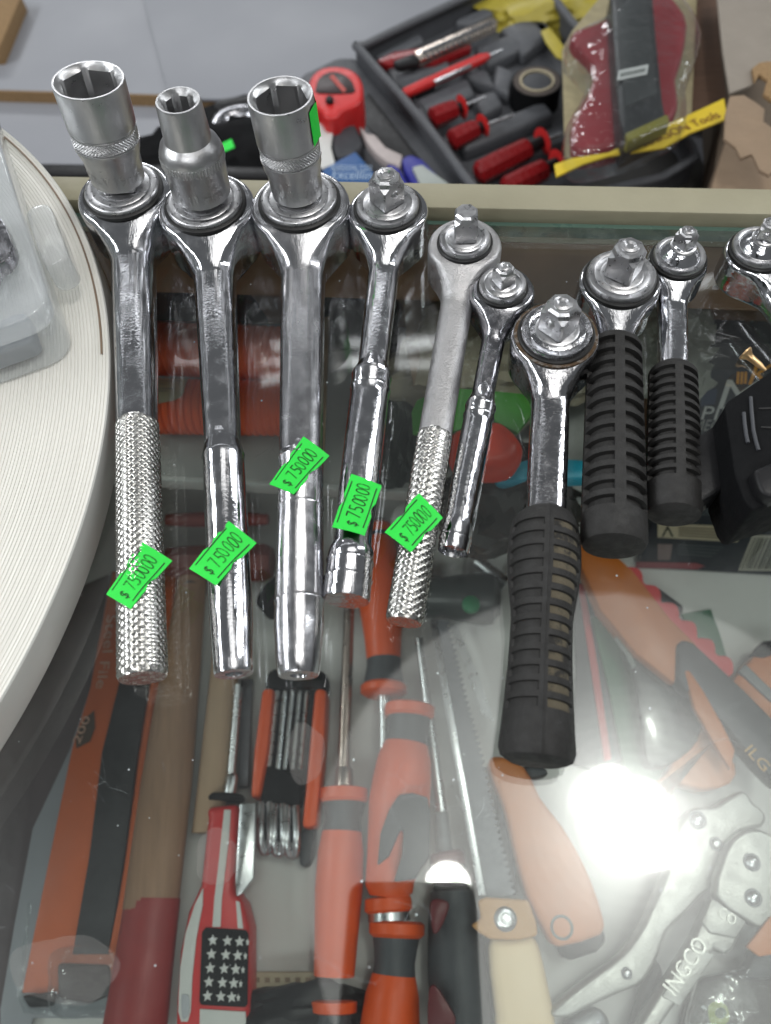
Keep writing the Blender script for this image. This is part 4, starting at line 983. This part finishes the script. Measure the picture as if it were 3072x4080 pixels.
slab('spring_base', [(566, 1738), (646, 1745), (644, 1820), (562, 1815)], Z+.014, .012, BLACKP, hx, .003)
slab('lock_arm', [(650, 1790), (682, 1786), (676, 1850), (664, 1874), (646, 1872), (645, 1830)], Z+.016, .014, DGREY, hx, .003)
cn = boxf('clip_strip', at(533, 2010, Z+.002), at(640, 2010, Z+.002)-at(533, 2010, Z+.002), at(640, 1945, Z)-at(640, 2010, Z), V((0, 0, .003)), CLEAR, None, 0) if False else None
for i, (u_, v_) in enumerate(((545, 2150), (600, 2140), (650, 2165))):
    pass
chk = thing('checkered_pack', 'pale checkered pack at the bottom edge right of the starred handle', 'pack', at(590, 2140, Z))
slab('card', [(545, 2100), (680, 2100), (690, 2160), (545, 2165)], Z+.008, .006, LABELC, chk, .001)
for i in range(6):
    for j in range(2): slab('brown_check', [(550+i*22, 2112+j*22), (561+i*22, 2112+j*22), (561+i*22, 2123+j*22), (550+i*22, 2123+j*22)], Z+.0085, .0004, KRAFT, chk, 0)
lump('black_tool', 'black shiny tool end at the bottom edge under the checkered pack', 'tool', at(605, 2215, Z+.012), .055, .020, .018, BLACKP, 1.2, .25)

# pruning saw
ps = thing('pruning_saw', 'pruning saw with toothed grey blade and orange brown handle', 'saw', at(1080, 1750, Z))
def sawblade(name, left, right, z, mat, nt, tooth, parent, th=.0014):
    Lp, Rp = [at(u, v, z) for (u, v) in left], [at(u, v, z) for (u, v) in right]
    out = list(Lp)
    pts = []
    for i in range(len(Rp)-1):
        m = max(1, int(nt*(Rp[i+1]-Rp[i]).length/sum((Rp[k+1]-Rp[k]).length for k in range(len(Rp)-1))))
        for k in range(m):
            a = Rp[i].lerp(Rp[i+1], k/m); d = (Rp[i+1]-Rp[i]).normalized(); nrm = V((-d.y, d.x, 0)); nrm = nrm if nrm.x > 0 else -nrm
            pts += [a, a+d*((Rp[i+1]-Rp[i]).length/m*.45)+nrm*tooth]
    return prism(name, list(Lp)+(pts+[Rp[-1]])[::-1], th, mat, parent, 0)
sawblade('blade', [(930, 1340), (960, 1520), (990, 1690), (1034, 1935)], [(962, 1340), (1000, 1500), (1037, 1640), (1066, 1770), (1106, 1935)], Z+.030, STEELB, 46, .0028, ps)
slab('blade_back', [(930, 1340), (942, 1340), (975, 1520), (1008, 1700), (1050, 1935), (1034, 1935), (990, 1690), (960, 1520)], Z+.0312, .001, STEEL, ps, .0003)
slab('bolster', [(1070, 1672), (1100, 1700), (1120, 1935), (1085, 1935)], Z+.018, .012, BLADEB, ps, .002)
slab('handle', [(1058, 1632), (1130, 1650), (1168, 1722), (1212, 1778), (1250, 1840), (1280, 1905), (1306, 1985), (1300, 2020), (1210, 2046), (1186, 2022), (1140, 1938), (1108, 1817), (1090, 1741), (1066, 1680)], Z+.034, .026, ORANGEW, ps, .007, 2, 3)
slab('end_cap', [(1206, 2040), (1306, 2004), (1312, 2034), (1290, 2058), (1226, 2078)], Z+.030, .022, BLACKS, ps, .006, 0, 3)
ctr = at(1214, 2004, Z+.034); lathe('hang_hole', ctr-V((0, 0, .002)), ctr+V((0, 0, 1)), [(0, .0062), (.0024, .0062), (.0025, .0055), (.0015, .004)], M('hole shade plastic', '4a5052', .5), ps, 24)
slab('ferrule', [(1128, 1650), (1175, 1652), (1190, 1672), (1140, 1685)], Z+.030, .016, DGREY, ps, .003)
s2b = sawblade('spare_blade', [(972, 1350), (1010, 1450), (1040, 1540)], [(985, 1350), (1030, 1450), (1068, 1560)], Z+.012, STEEL, 4, .0005, None); tag(s2b, 'narrow bright blade lying right of the toothed saw blade', 'blade')

# leather strap with press stud, pale handle under it
st_ = thing('strapped_handle', 'cream handle with tan leather strap and silver press stud', 'handle', at(1110, 2080, Z))
slab('handle', [(1056, 2024), (1160, 2018), (1176, 2080), (1200, 2190), (1206, 2250), (1070, 2250), (1072, 2195), (1060, 2100)], Z+.030, .022, CREAMW, st_, .006, 0, 3)
slab('strap', [(1017, 1999), (1040, 1985), (1032, 1945), (1050, 1938), (1142, 1944), (1160, 1994), (1163, 2022), (1120, 2032), (1060, 2030), (1036, 2016)], Z+.036, .005, LEATHER, st_, .0018, 0, 3)
ctr = at(1092, 1986, Z+.036); lathe('press_stud', ctr-V((0, 0, .001)), ctr+V((0, 0, 1)), [(0, .0062), (.0016, .0062), (.0026, .0050), (.0020, .0038), (.0020, .0030), (.0030, .0024), (.0032, .0004)], STEEL, st_, 32)

# carded green and black shears pack, with red stripe
gp = thing('green_pack', 'green and black blister pack with grey Y and long red stripe', 'pack', at(1350, 1500, Z))
slab('black_card', [(1236, 1258), (1275, 1258), (1310, 1460), (1345, 1640), (1300, 1668), (1235, 1650), (1245, 1450)], Z+.006, .005, DGREY, gp, .0008)
slab('red_stripe', [(1249, 1262), (1262, 1260), (1292, 1440), (1321, 1640), (1306, 1645), (1276, 1440)], Z+.0076, .001, M('red stripe print', 'b04242', .5), gp, .0003)
slab('green_card', [(1278, 1332), (1332, 1328), (1385, 1395), (1440, 1450), (1500, 1520), (1490, 1600), (1440, 1690), (1420, 1712), (1380, 1768), (1352, 1716), (1345, 1645), (1318, 1500)], Z+.010, .003, GREEN, gp, .0008)
slab('black_bubble', [(1350, 1380), (1400, 1405), (1470, 1460), (1512, 1530), (1508, 1600), (1450, 1650), (1400, 1650), (1382, 1560), (1368, 1460)], Z+.026, .016, M('smoked bubble', '22282b', .14, 0, .3, 20, .2, 60, .1, None, .6), gp, .006, 3, 3)
YM = M('grey Y print', '6d7674', .6)
slab('letter_stroke', [(1326, 1380), (1336, 1375), (1360, 1404), (1375, 1440), (1366, 1444), (1350, 1412)], Z+.0272, .001, YM, gp, 0)
slab('letter_stroke', [(1374, 1374), (1382, 1376), (1366, 1412), (1358, 1408)], Z+.0272, .001, YM, gp, 0)
slab('blister_rim', [(1500, 1600), (1512, 1604), (1460, 1690), (1440, 1720), (1412, 1790), (1404, 1786), (1430, 1712)], Z+.014, .003, CLEAR, gp, .001)

# bow saw with orange frame and red wavy blade guard
bs = thing('bow_saw', 'orange and black bow saw with wavy red blade guard', 'saw', at(1400, 1350, Z))
slab('frame_bar', [(1232, 1168), (1262, 1176), (1330, 1196), (1370, 1232), (1451, 1335), (1512, 1396), (1490, 1440), (1458, 1478), (1374, 1412), (1297, 1318), (1245, 1200)], Z+.034, .016, ORANGEF, bs, .003)
slab('black_grip', [(1464, 1390), (1478, 1380), (1500, 1388), (1548, 1432), (1610, 1490), (1690, 1570), (1690, 1700), (1640, 1650), (1560, 1560), (1500, 1500), (1480, 1490), (1462, 1470)], Z+.038, .020, BLADEB, bs, .005)
slab('orange_inlay', [(1478, 1448), (1490, 1446), (1520, 1490), (1560, 1560), (1590, 1620), (1580, 1665), (1540, 1600), (1500, 1530)], Z+.0388, .006, ORANGEF, bs, .002)
slab('trigger_loop', [(1502, 1560), (1545, 1600), (1590, 1650), (1580, 1692), (1520, 1706), (1460, 1690), (1432, 1700), (1420, 1760), (1390, 1800), (1368, 1770), (1400, 1705), (1440, 1672)], Z+.022, .016, ORANGEW, bs, .005, 2, 3)
GOLDP = M('gold print', 'b08a4a', .5)
along('grip_lettering', 'ILG', (1608, 1622), (1650, 1668), 24, GOLDP, Z+.0382, bs)
wv = []
for i in range(40):
    f = i/39; u_, v_ = 1345+f*235, 1228+f*235*.98; b_ = 13*abs(math.sin(f*PI*6))
    wv.append((u_+b_+6, v_-b_-4))
wv2 = [(1345+f*235-22, 1228+f*235*.98+16) for f in [1-k/9 for k in range(10)]]
slab('blade_guard', wv+wv2, Z+.030, .010, REDB, bs, .0015)
slab('guard_clip', [(1404, 1272), (1422, 1266), (1478, 1308), (1476, 1325), (1450, 1330)], Z+.026, .010, BLACKS, bs, .002)
gcd = slab('green_leaflet', [(1472, 1326), (1536, 1316), (1556, 1370), (1572, 1425), (1545, 1420), (1500, 1380)], Z+.003, .002, GREEN, None, .0003); tag(gcd, 'small green leaflet on white shelf behind the red saw guard', 'leaflet')
ok = thing('orange_knife', 'orange and grey folding knife at the right edge below the bow saw guard', 'knife', at(1630, 1450, Z))
slab('handle', [(1580, 1470), (1640, 1402), (1700, 1388), (1720, 1560), (1660, 1565)], Z+.024, .018, ORANGEF, ok, .004)
slab('grey_band', [(1596, 1450), (1612, 1434), (1690, 1510), (1690, 1532), (1660, 1510)], Z+.0262, .004, MGREY, ok, .001)
slab('black_tip', [(1628, 1412), (1648, 1384), (1700, 1380), (1700, 1404), (1650, 1420)], Z+.027, .012, BLACKS, ok, .002)

# cast aluminium shears
al = thing('aluminium_shears', 'pale cast aluminium shears with raised INGCO letters and round rivets', 'shears', at(1500, 1950, Z))
def c7(x, y): return (1069.4+x*.3581, 1616+y*.3581)
slab('upper_arm', [c7(*p) for p in ((1490, 250), (1560, 330), (1640, 400), (1610, 480), (1500, 500), (1430, 560), (1380, 650), (1330, 820), (1240, 900), (1140, 1010), (1040, 1110), (990, 1250), (930, 1370), (860, 1440), (740, 1485), (560, 1570), (440, 1630), (330, 1610), (430, 1500), (600, 1370), (760, 1250), (870, 1110), (950, 950), (1040, 740), (1110, 480), (1200, 360), (1330, 350))], Z+.030, .016, ALU, al, .0022, 2, 3)
slab('head_plate', [c7(*p) for p in ((1500, 500), (1600, 490), (1720, 560), (1800, 700), (1800, 1000), (1640, 1090), (1520, 1040), (1330, 890), (1370, 690), (1420, 570))], Z+.042, .012, ALU, al, .002, 2, 3)
slab('lower_arm', [c7(*p) for p in ((1310, 900), (1525, 1050), (1440, 1215), (1390, 1250), (1330, 1210), (1010, 1666), (960, 1800), (800, 1800), (960, 1530), (1060, 1370), (1200, 1150))], Z+.038, .014, ALU, al, .002, 0, 3)
slab('raised_panel', [c7(*p) for p in ((1180, 1190), (1330, 1250), (1120, 1560), (1010, 1500))], Z+.0395, .002, ALU, al, .0008)
slab('raised_block', [c7(*p) for p in ((1310, 905), (1520, 1050), (1460, 1150), (1300, 1120), (1250, 1050))], Z+.0405, .003, ALU, al, .001)
for (x, y, r_, z_) in ((1222, 435, 48, .030), (1550, 690, 46, .042), (1558, 905, 46, .042), (795, 1360, 30, .030), (1335, 580, 36, .030)):
    p = at(*c7(x, y), Z+z_); R_ = pxm(p, r_*.3581)
    lathe('rivet_seat', p-V((0, 0, .001)), p+V((0, 0, 1)), [(0, R_*1.15), (.0014, R_*1.12), (.0012, R_*.9)], STEELB, al, 28)
    lathe('rivet', p-V((0, 0, .001)), p+V((0, 0, 1)), [(0, R_*.85), (.0018, R_*.8), (.0030, R_*.5), (.0033, R_*.1)], STEEL, al, 28)
ALD = M('aluminium letter', (.42, .42, .40), .35, 1, .1)
along('raised_lettering', 'INGCO', c7(1085, 1500), c7(1285, 1195), 34, ALD, Z+.0395, al, 1, .05)
along('raised_mark', 'CO', c7(1340, 1010), c7(1440, 1075), 22, ALD, Z+.0405, al, 1, .05)
slab('inner_grip', [c7(*p) for p in ((980, 1260), (1030, 1360), (1010, 1500), (960, 1666), (800, 1800), (860, 1600), (910, 1420))], Z+.018, .016, DGREY, al, .004)
slab('spring_bar', [c7(*p) for p in ((1290, 400), (1440, 560), (1400, 640), (1180, 620), (1060, 540), (1100, 490))], Z+.022, .008, BLADEB, al, .002)
slab('grip_cover', [c7(*p) for p in ((1640, 1080), (1760, 1000), (1800, 1200), (1800, 1400), (1500, 1400), (1560, 1250))], Z+.030, .016, DGREY, al, .004)
sh2 = slab('grey_lever', [c7(*p) for p in ((440, 1640), (620, 1560), (690, 1620), (720, 1800), (400, 1800))], Z+.020, .014, M('grey lever metal', '7a7d80', .4, .6, .15, 60), None, .004); tag(sh2, 'grey lever at the bottom edge left of the aluminium arm', 'lever')
of = slab('orange_flap', [c7(*p) for p in ((1660, 1020), (1720, 1000), (1720, 1240), (1600, 1260), (1520, 1200))], Z+.044, .004, ORANGEW, None, .001); tag(of, 'orange flap at the right edge beside the aluminium shears', 'flap')
dp = thing('dark_pack', 'dark blister pack with coloured print in the lower right corner', 'pack', at(1600, 2150, Z))
slab('pack_card', [c7(*p) for p in ((1220, 1400), (1700, 1300), (1760, 1800), (1100, 1800))], Z+.012, .010, M('dark print card', '2b2422', .35, 0, .6, 50, .3, 90, .1, ('7a3a20', 45, .6, .3)), dp, .002)
slab('yellow_print', [c7(*p) for p in ((1290, 1560), (1340, 1530), (1400, 1560), (1410, 1650), (1330, 1690), (1295, 1640))], Z+.0126, .0008, M('lime print', '8a9a2a', .5), dp, 0, 3)
slab('dark_disc', [c7(1365+34*math.cos(k*.6), 1600+34*math.sin(k*.6)) for k in range(10)], Z+.0134, .0006, M('green disc print', '2e4a20', .5), dp, 0)
slab('clear_cover', [c7(*p) for p in ((1260, 1380), (1640, 1300), (1700, 1700), (1180, 1700))], Z+.030, .016, CLEAR, dp, .003)

# ------------------------------------------------------------------ behind the counter
def c2(x, y): return (650.8+x*.6093, y*.6093)
Q = ZB
tk = thing('tool_case', 'open black moulded tool case holding red handled tools', 'tool case', at(1000, 200, Q))
slab('case_base', [c2(*p) for p in ((212, 180), (230, 160), (700, -80), (840, -120), (960, 60), (1120, 240), (1400, 520), (760, 760), (640, 700), (440, 440))], Q+.020, .019, TRAY, tk, .004)
rim = [c2(*p) for p in ((212, 180), (228, 160), (480, 40), (760, -80), (850, -60), (960, 80), (1130, 260), (1400, 560), (900, 720), (760, 760), (640, 700), (440, 440))]
rp = smooth_loop([at(u, v, Q+.046) for (u, v) in rim], 3); tube('rim', rp+[rp[0]], .0045, TRAY, tk, 10)
# low walls under the rim
n = len(rp); vs = [p for p in rp]+[p-V((0, 0, .030)) for p in rp]
wall_o = mesh('case_wall', vs, [(i, (i+1) % n, n+(i+1) % n, n+i) for i in range(n)], TRAY, tk, 50)
PADS = [((255, 195), (420, 110), (440, 140), (275, 225)), ((300, 235), (520, 190), (530, 235), (330, 300)), ((540, 70), (650, 20), (690, 40), (600, 85)),
        ((330, 290), (460, 250), (480, 290), (370, 325)), ((400, 350), (590, 270), (620, 330), (440, 400)), ((610, 160), (760, 110), (800, 160), (660, 230)),
        ((700, 100), (840, 40), (900, 110), (790, 190)), ((690, 220), (760, 250), (740, 330), (680, 300)), ((610, 335), (690, 315), (720, 370), (640, 405)),
        ((550, 480), (860, 350), (900, 400), (580, 530)), ((640, 560), (930, 450), (960, 500), (660, 600)), ((420, 380), (450, 440), (620, 640), (590, 640)),
        ((740, 30), (800, 0), (900, 110), (860, 130)), ((560, 250), (620, 280), (690, 300), (660, 240))]
for p in PADS: slab('moulded_rib', [c2(*q) for q in p], Q+.036, .018, TRAY, tk, .005, 0, 3)
slab('handle_opening', [c2(*q) for q in ((850, 110), (880, 95), (930, 160), (940, 215), (905, 200), (868, 150))], Q+.044, .002, YELLOWB, tk, .0005)
GB = 'tools lying in the open black case'
cu = thing('utility_knife', 'silver and red utility knife, uppermost tool in the black case', 'knife', at(960, 90, Q+.03), GB)
slab('blade_frame', [c2(*q) for q in ((400, 178), (680, 56), (700, 72), (692, 92), (420, 214))], Q+.048, .008, M('gilt steel', (.75, .66, .58), .25, 1, .1), cu, .002)
slab('slot', [c2(*q) for q in ((425, 180), (670, 76), (676, 84), (432, 192))], Q+.0486, .001, DGREY, cu, .0003)
for i in range(9): slab('notch', [c2(445+i*18, 196-i*8.2), c2(453+i*18, 192-i*8.2), c2(457+i*18, 202-i*8.2), c2(449+i*18, 206-i*8.2)], Q+.0487, .001, DGREY, cu, 0)
slab('body', [c2(*q) for q in ((262, 212), (330, 180), (600, 138), (604, 165), (470, 225), (300, 228))], Q+.040, .010, RED, cu, .003)
slab('slider', [c2(*q) for q in ((322, 212), (400, 184), (420, 200), (412, 222), (340, 235))], Q+.048, .008, BLACKP, cu, .003)
tp = thing('voltage_tester', 'slim red voltage tester pen below the utility knife', 'tester', at(960, 160, Q+.03), GB)
pxrod('body', [c2(362, 335)+(7,), c2(370, 332)+(11,), c2(440, 300)+(12,), c2(470, 285)+(11,), c2(520, 255)+(12,), c2(640, 212)+(11,), c2(665, 198)+(6,)], Q+.042, REDB, tp, 20)
pxrod('tip', [c2(660, 200)+(3.5,), c2(712, 176)+(2.5,)], Q+.042, STEEL, tp, 12)
slab('clip', [c2(*q) for q in ((470, 285), (600, 225), (606, 233), (478, 293))], Q+.050, .002, STEEL, tp, .0005)
tr = thing('tape_roll', 'black roll of tape with pale core in the tool case', 'tape', at(1160, 175, Q+.02), GB)
p = at(*c2(836, 288), Q+.044); R_ = pxm(p, 52)
lathe('hub', p-V((0, 0, .03)), p, [(.004, R_*.60), (.030, R_*.58), (.031, R_*.30), (.031, R_*.02)], DGREY, tr, 32)
lathe('tape', p-V((0, 0, .030)), p, [(0, R_*1.02), (.030, R_*1.02), (.0302, R_*.98), (.0302, R_*.70), (.010, R_*.68)], BLACKS, tr, 48, False)
lathe('tape_side', p, p+V((0, 0, 1)), [(.0002, R_*.97), (.0006, R_*.96), (.0006, R_*.73), (.0002, R_*.72)], TAPEB, tr, 48, False)
lathe('core', p-V((0, 0, .03)), p, [(.004, R_*.72), (.0315, R_*.72), (.0315, R_*.64), (.004, R_*.64)], LABELC, tr, 40)
def case_driver(label, a, b, fl, tip, w_):
    t = thing('screwdriver', label, 'screwdriver', at(*c2(*a), Q+.03), 'red screwdrivers in the black case')
    a, b, fl, tip = (c2(*p_) for p_ in (a, b, fl, tip)); m = ((a[0]+b[0])/2, (a[1]+b[1])/2)
    pxrod('grip', [a+(w_*.6,), (a[0]+(b[0]-a[0])*.05, a[1]+(b[1]-a[1])*.05, w_), m+(w_,), b+(w_*.9,)], Q+.042, RED, t, 8, 1.0, 20)
    pxrod('neck', [b+(w_*.55,), fl+(w_*.5,)], Q+.042, BLACKP, t, 16)
    d = ((fl[0]-b[0]), (fl[1]-b[1])); L_ = math.hypot(*d) or 1; d = (d[0]/L_*5, d[1]/L_*5)
    pxrod('flange', [fl+(w_*.8,), (fl[0]+d[0]*.4, fl[1]+d[1]*.4, w_*1.15), (fl[0]+d[0], fl[1]+d[1], w_*1.0)], Q+.042, REDB, t, 16)
    pxrod('shaft', [fl+(4,), tip+(3.5,)], Q+.042, STEEL, t, 12)
case_driver('shortest red screwdriver, uppermost in the black case', (462, 422), (545, 388), (566, 380), (650, 346), 22)
case_driver('second short red screwdriver in the black case', (532, 500), (618, 458), (640, 448), (752, 408), 22)
case_driver('long red screwdriver second from the ledge in the black case', (625, 618), (800, 528), (852, 502), (925, 478), 25)
case_driver('long red screwdriver nearest the cream ledge', (722, 672), (860, 602), (905, 578), (960, 560), 25)
# the lid side of the case
ld = slab('case_lid', [c2(*p) for p in ((0, 260), (130, 198), (205, 200), (230, 240), (640, 690), (300, 760), (-100, 640), (-80, 420))], Q+.030, .029, TRAY, tk, .006)
slab('lid_hollow', [c2(*p) for p in ((180, 380), (240, 330), (420, 560), (500, 640), (360, 600))], Q+.031, .002, BLACKP, tk, .0005)
tm = thing('tape_measure', 'bright red tape measure with black label behind the 17 mm socket', 'tape measure', at(723, 190, Q+.03))
D_ = [(25, 300), (40, 262), (75, 238), (125, 232), (175, 242), (208, 270), (220, 310), (215, 350), (190, 375), (140, 395), (130, 415), (85, 415), (70, 392), (38, 360)]
slab('shell', [c2(*p) for p in D_], Q+.078, .035, REDB, tm, .007, 2, 4)
slab('black_label', [c2(*p) for p in ((52, 310), (62, 278), (95, 256), (135, 256), (172, 278), (188, 308), (180, 330), (60, 330))], Q+.0788, .002, M('label black', '2a1a1a', .4), tm, .0005, 2)
slab('label_bar', [c2(*p) for p in ((100, 272), (112, 262), (160, 318), (150, 328))], Q+.0794, .0008, M('label red', 'a84038', .5), tm, 0)
slab('lock_button', [c2(*p) for p in ((88, 338), (108, 334), (114, 348), (104, 360), (86, 352))], Q+.082, .006, BLACKP, tm, .002, 2)
hk = slab('grey_pliers_grip', [c2(*p) for p in ((100, 440), (135, 410), (190, 425), (225, 500), (185, 545), (120, 560), (98, 510))], Q+.060, .028, DGREY, None, .006); tag(hk, 'dark grey block below the red tape measure', 'block')
wp = slab('white_tag', [c2(*p) for p in ((60, 435), (95, 430), (112, 470), (105, 520), (120, 580), (70, 598), (56, 540))], Q+.062, .002, PAPER, None, .0004); tag(wp, 'ragged white paper tag right of the 17 mm socket', 'paper tag')
bc_ = thing('blue_card', 'blue card with white lettering just behind the ledge', 'card', at(745, 365, Q+.05))
slab('card', [c2(*p) for p in ((76, 602), (130, 570), (192, 538), (262, 618), (250, 660), (80, 660))], Q+.064, .003, BLUE, bc_, .0005)
BWT = M('pale blue print', '9fb4cc', .6)
text('card_lettering', 'PROFESSIONAL TOOLS', at(*c2(104, 606), Q+.0643), at(*c2(235, 606), Q+.064)-at(*c2(104, 606), Q+.064), (0, 1, 0), .008, BWT, bc_, (at(*c2(232, 606), Q)-at(*c2(104, 606), Q)).length)
text('card_lettering', 'Excellline', at(*c2(110, 634), Q+.0643), at(*c2(250, 638), Q+.064)-at(*c2(110, 634), Q+.064), (0, 1, 0), .013, BWT, bc_, (at(*c2(250, 634), Q)-at(*c2(110, 634), Q)).length)
pli = thing('pliers', 'pliers with blue and white grips and pale jaws beside the blue card', 'pliers', at(850, 330, Q+.05))
slab('jaw', [c2(*p) for p in ((205, 440), (232, 470), (262, 476), (300, 520), (360, 548), (350, 590), (300, 570), (262, 540), (230, 500))], Q+.062, .010, M('pale cast jaw', 'b4aaa8', .5, .2, .15), pli, .002)
slab('grip', [c2(*p) for p in ((352, 560), (385, 540), (430, 560), (520, 650), (400, 660), (366, 600))], Q+.062, .014, BLUEH, pli, .004)
slab('pale_grip', [c2(*p) for p in ((392, 590), (430, 580), (540, 660), (430, 670))], Q+.065, .006, M('pale grip', '9aa09c', .5), pli, .002)
slab('grip', [c2(*p) for p in ((300, 570), (345, 580), (390, 660), (320, 670))], Q+.060, .014, BLUEH, pli, .004)
# dark pliers heap at the left of the lid
blk = slab('black_wedge', [(457, 222), (470, 212), (545, 200), (556, 214), (520, 236), (462, 232)], Q+.05, .03, BLACKP, None, .004); tag(blk, 'black wedge shaped grip in front of the board edge between sockets', 'grip')
tube_p = curve_pts([at(u, v, Q+.045) for (u, v) in ((466, 300), (478, 268), (505, 252), (545, 250), (600, 270))]); tb_ = tube('chrome_arm', tube_p, .010, CHROME_DARK, None, 14); tag(tb_, 'curved grey chrome arm between the second and third sockets', 'arm')
lump('black_heap', 'black cable heap behind the second and third sockets', 'cables', at(545, 330, Q+.02), .11, .07, .035, BLACKS, 7.7, .3)
gst = slab('green_sticker', [(474, 312), (500, 300), (507, 318), (479, 330)], Q+.068, .0006, TAG, None, 0); tag(gst, 'small plain green sticker behind the 11 mm socket', 'sticker')
prism('dark_pad', [at(u, v, Q+.03) for (u, v) in ((580, 250), (700, 200), (760, 330), (700, 380), (560, 380))], .02, DGREY, tk, .006)

# blister pack leaning over the carton
bk = thing('blister_pack', 'red and black tool in a clear blister on yellow edged card', 'blister pack', at(1330, 250, -.22))
zt_ = -.175
bd = [c2(*p) for p in ((925, 175), (960, 110), (1100, -60), (1410, -120), (1400, 60), (1385, 405), (1090, 548), (935, 560))]
slab('clear_tray', bd, zt_-.012, .002, M('yellowed insert', '8f8566', .6, 0, .4, 90, .5, 120), bk, .0004)
redp = [(960, 108), (1010, 90), (1100, 50), (1250, -60), (1340, 10), (1372, 80), (1352, 200), (1330, 270), (1338, 330), (1322, 410), (1180, 490), (990, 530), (962, 470), (968, 420), (1005, 350), (1042, 262), (1035, 215), (985, 165), (962, 140)]
slab('red_form', [c2(*p) for p in redp], zt_, .022, CARDRED, bk, .005, 2, 3)
slab('black_tool', [c2(*p) for p in ((1098, -40), (1248, -40), (1262, 120), (1285, 350), (1300, 420), (1150, 492), (1128, 420), (1108, 150))], zt_+.018, .03, M('boxed black', '1b1e20', .35, 0, .25, 80), bk, .004)
slab('inner_frame', [c2(*p) for p in ((1122, -20), (1228, -20), (1244, 150), (1262, 330), (1150, 380), (1132, 200))], zt_+.0188, .001, M('boxed black inner', '262a2b', .5), bk, .0004)
slab('olive_base', [c2(*p) for p in ((1148, 470), (1300, 400), (1310, 430), (1160, 500))], zt_+.0185, .012, M('olive plastic', '6e6a22', .45), bk, .002)
bl_ = slab('barcode_label', [c2(*p) for p in ((1126, 250), (1232, 228), (1226, 262), (1120, 284))], zt_+.0196, .0006, PRINTW, bk, 0)
for i in range(12): slab('barcode_bar', [c2(1134+i*7.5, 258-i*1.6), c2(1138+i*7.5, 257-i*1.6), c2(1136+i*7.5, 272-i*1.6), c2(1132+i*7.5, 273-i*1.6)], zt_+.0199, .0003, INKD, bk, 0)
shell = [(940, 120), (1000, 80), (1100, 30), (1250, -90), (1370, -20), (1420, 70), (1425, 130), (1390, 230), (1372, 300), (1378, 400), (1330, 440), (1180, 510), (975, 550), (940, 470), (950, 410), (990, 345), (1020, 262), (1010, 220), (960, 170)]
slab('clear_shell', [c2(*p) for p in shell], zt_+.021, .030, CLEAR, bk, .008, 2, 3)
ye = [(898, 582), (960, 560), (1090, 540), (1300, 440), (1500, 348), (1512, 420), (1380, 470), (1290, 522), (1090, 552), (1000, 580), (905, 626)]
yl = slab('yellow_edge', [c2(*p) for p in ye], zt_+.002, .002, YELLOW, bk, .0004)
a_, b_ = at(*c2(1222, 522), zt_+.0025), at(*c2(1490, 414), zt_+.0025)
text('edge_lettering', 'KARSON Tools', a_+V((0, 0, 0)), b_-a_, V((-(b_-a_).y, (b_-a_).x, 0)), .0085, M('brown print', '6a2c1a', .6), bk, (b_-a_).length)
# surroundings of the blister pack
yb = lump('yellow_bag', 'crumpled yellow bag at the top edge behind the tool case', 'bag', at(1225, 22, Q+.02), .11, .05, .03, YELLOWB, 3.3, .3)
wd_ = slab('wooden_board', [c2(*p) for p in ((1370, -60), (1474, -60), (1490, 200), (1512, 360), (1380, 410), (1340, 200))], -.20, .012, WOODD, None, .001); tag(wd_, 'brown grained wood panel right of the blister pack', 'board')
bx2 = thing('cardboard_box', 'torn grey brown cardboard box in the upper right corner', 'box', at(1600, 250, Q))
bz = -.17
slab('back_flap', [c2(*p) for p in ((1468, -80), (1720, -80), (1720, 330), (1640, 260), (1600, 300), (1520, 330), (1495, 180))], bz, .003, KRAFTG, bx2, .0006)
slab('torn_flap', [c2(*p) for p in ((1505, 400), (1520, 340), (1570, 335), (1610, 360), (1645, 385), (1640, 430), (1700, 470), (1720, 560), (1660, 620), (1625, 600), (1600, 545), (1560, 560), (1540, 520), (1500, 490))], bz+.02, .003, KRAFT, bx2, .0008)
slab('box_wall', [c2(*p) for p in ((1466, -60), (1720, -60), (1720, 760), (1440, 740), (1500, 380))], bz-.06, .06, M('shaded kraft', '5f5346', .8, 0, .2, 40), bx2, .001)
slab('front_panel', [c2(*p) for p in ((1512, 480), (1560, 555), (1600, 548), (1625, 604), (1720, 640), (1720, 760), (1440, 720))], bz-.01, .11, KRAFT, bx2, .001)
slab('torn_rim', [c2(*p) for p in ((1600, 240), (1625, 220), (1660, 215), (1720, 230), (1720, 350), (1668, 352), (1640, 330), (1655, 280), (1625, 262), (1610, 290))], bz+.004, .004, CHIP, bx2, .001)
dkb = slab('shade_filler', [c2(*p) for p in ((930, 620), (1090, 560), (1300, 530), (1400, 500), (1480, 720), (900, 720))], Q+.02, .019, M('dark filler', '2b2a28', .7, 0, .2, 40), None, .002); tag(dkb, 'dark filler standing for the shade between the ledge and the yellow edged card', 'filler')  # added dark slab, its colour stands for the shade behind the ledge
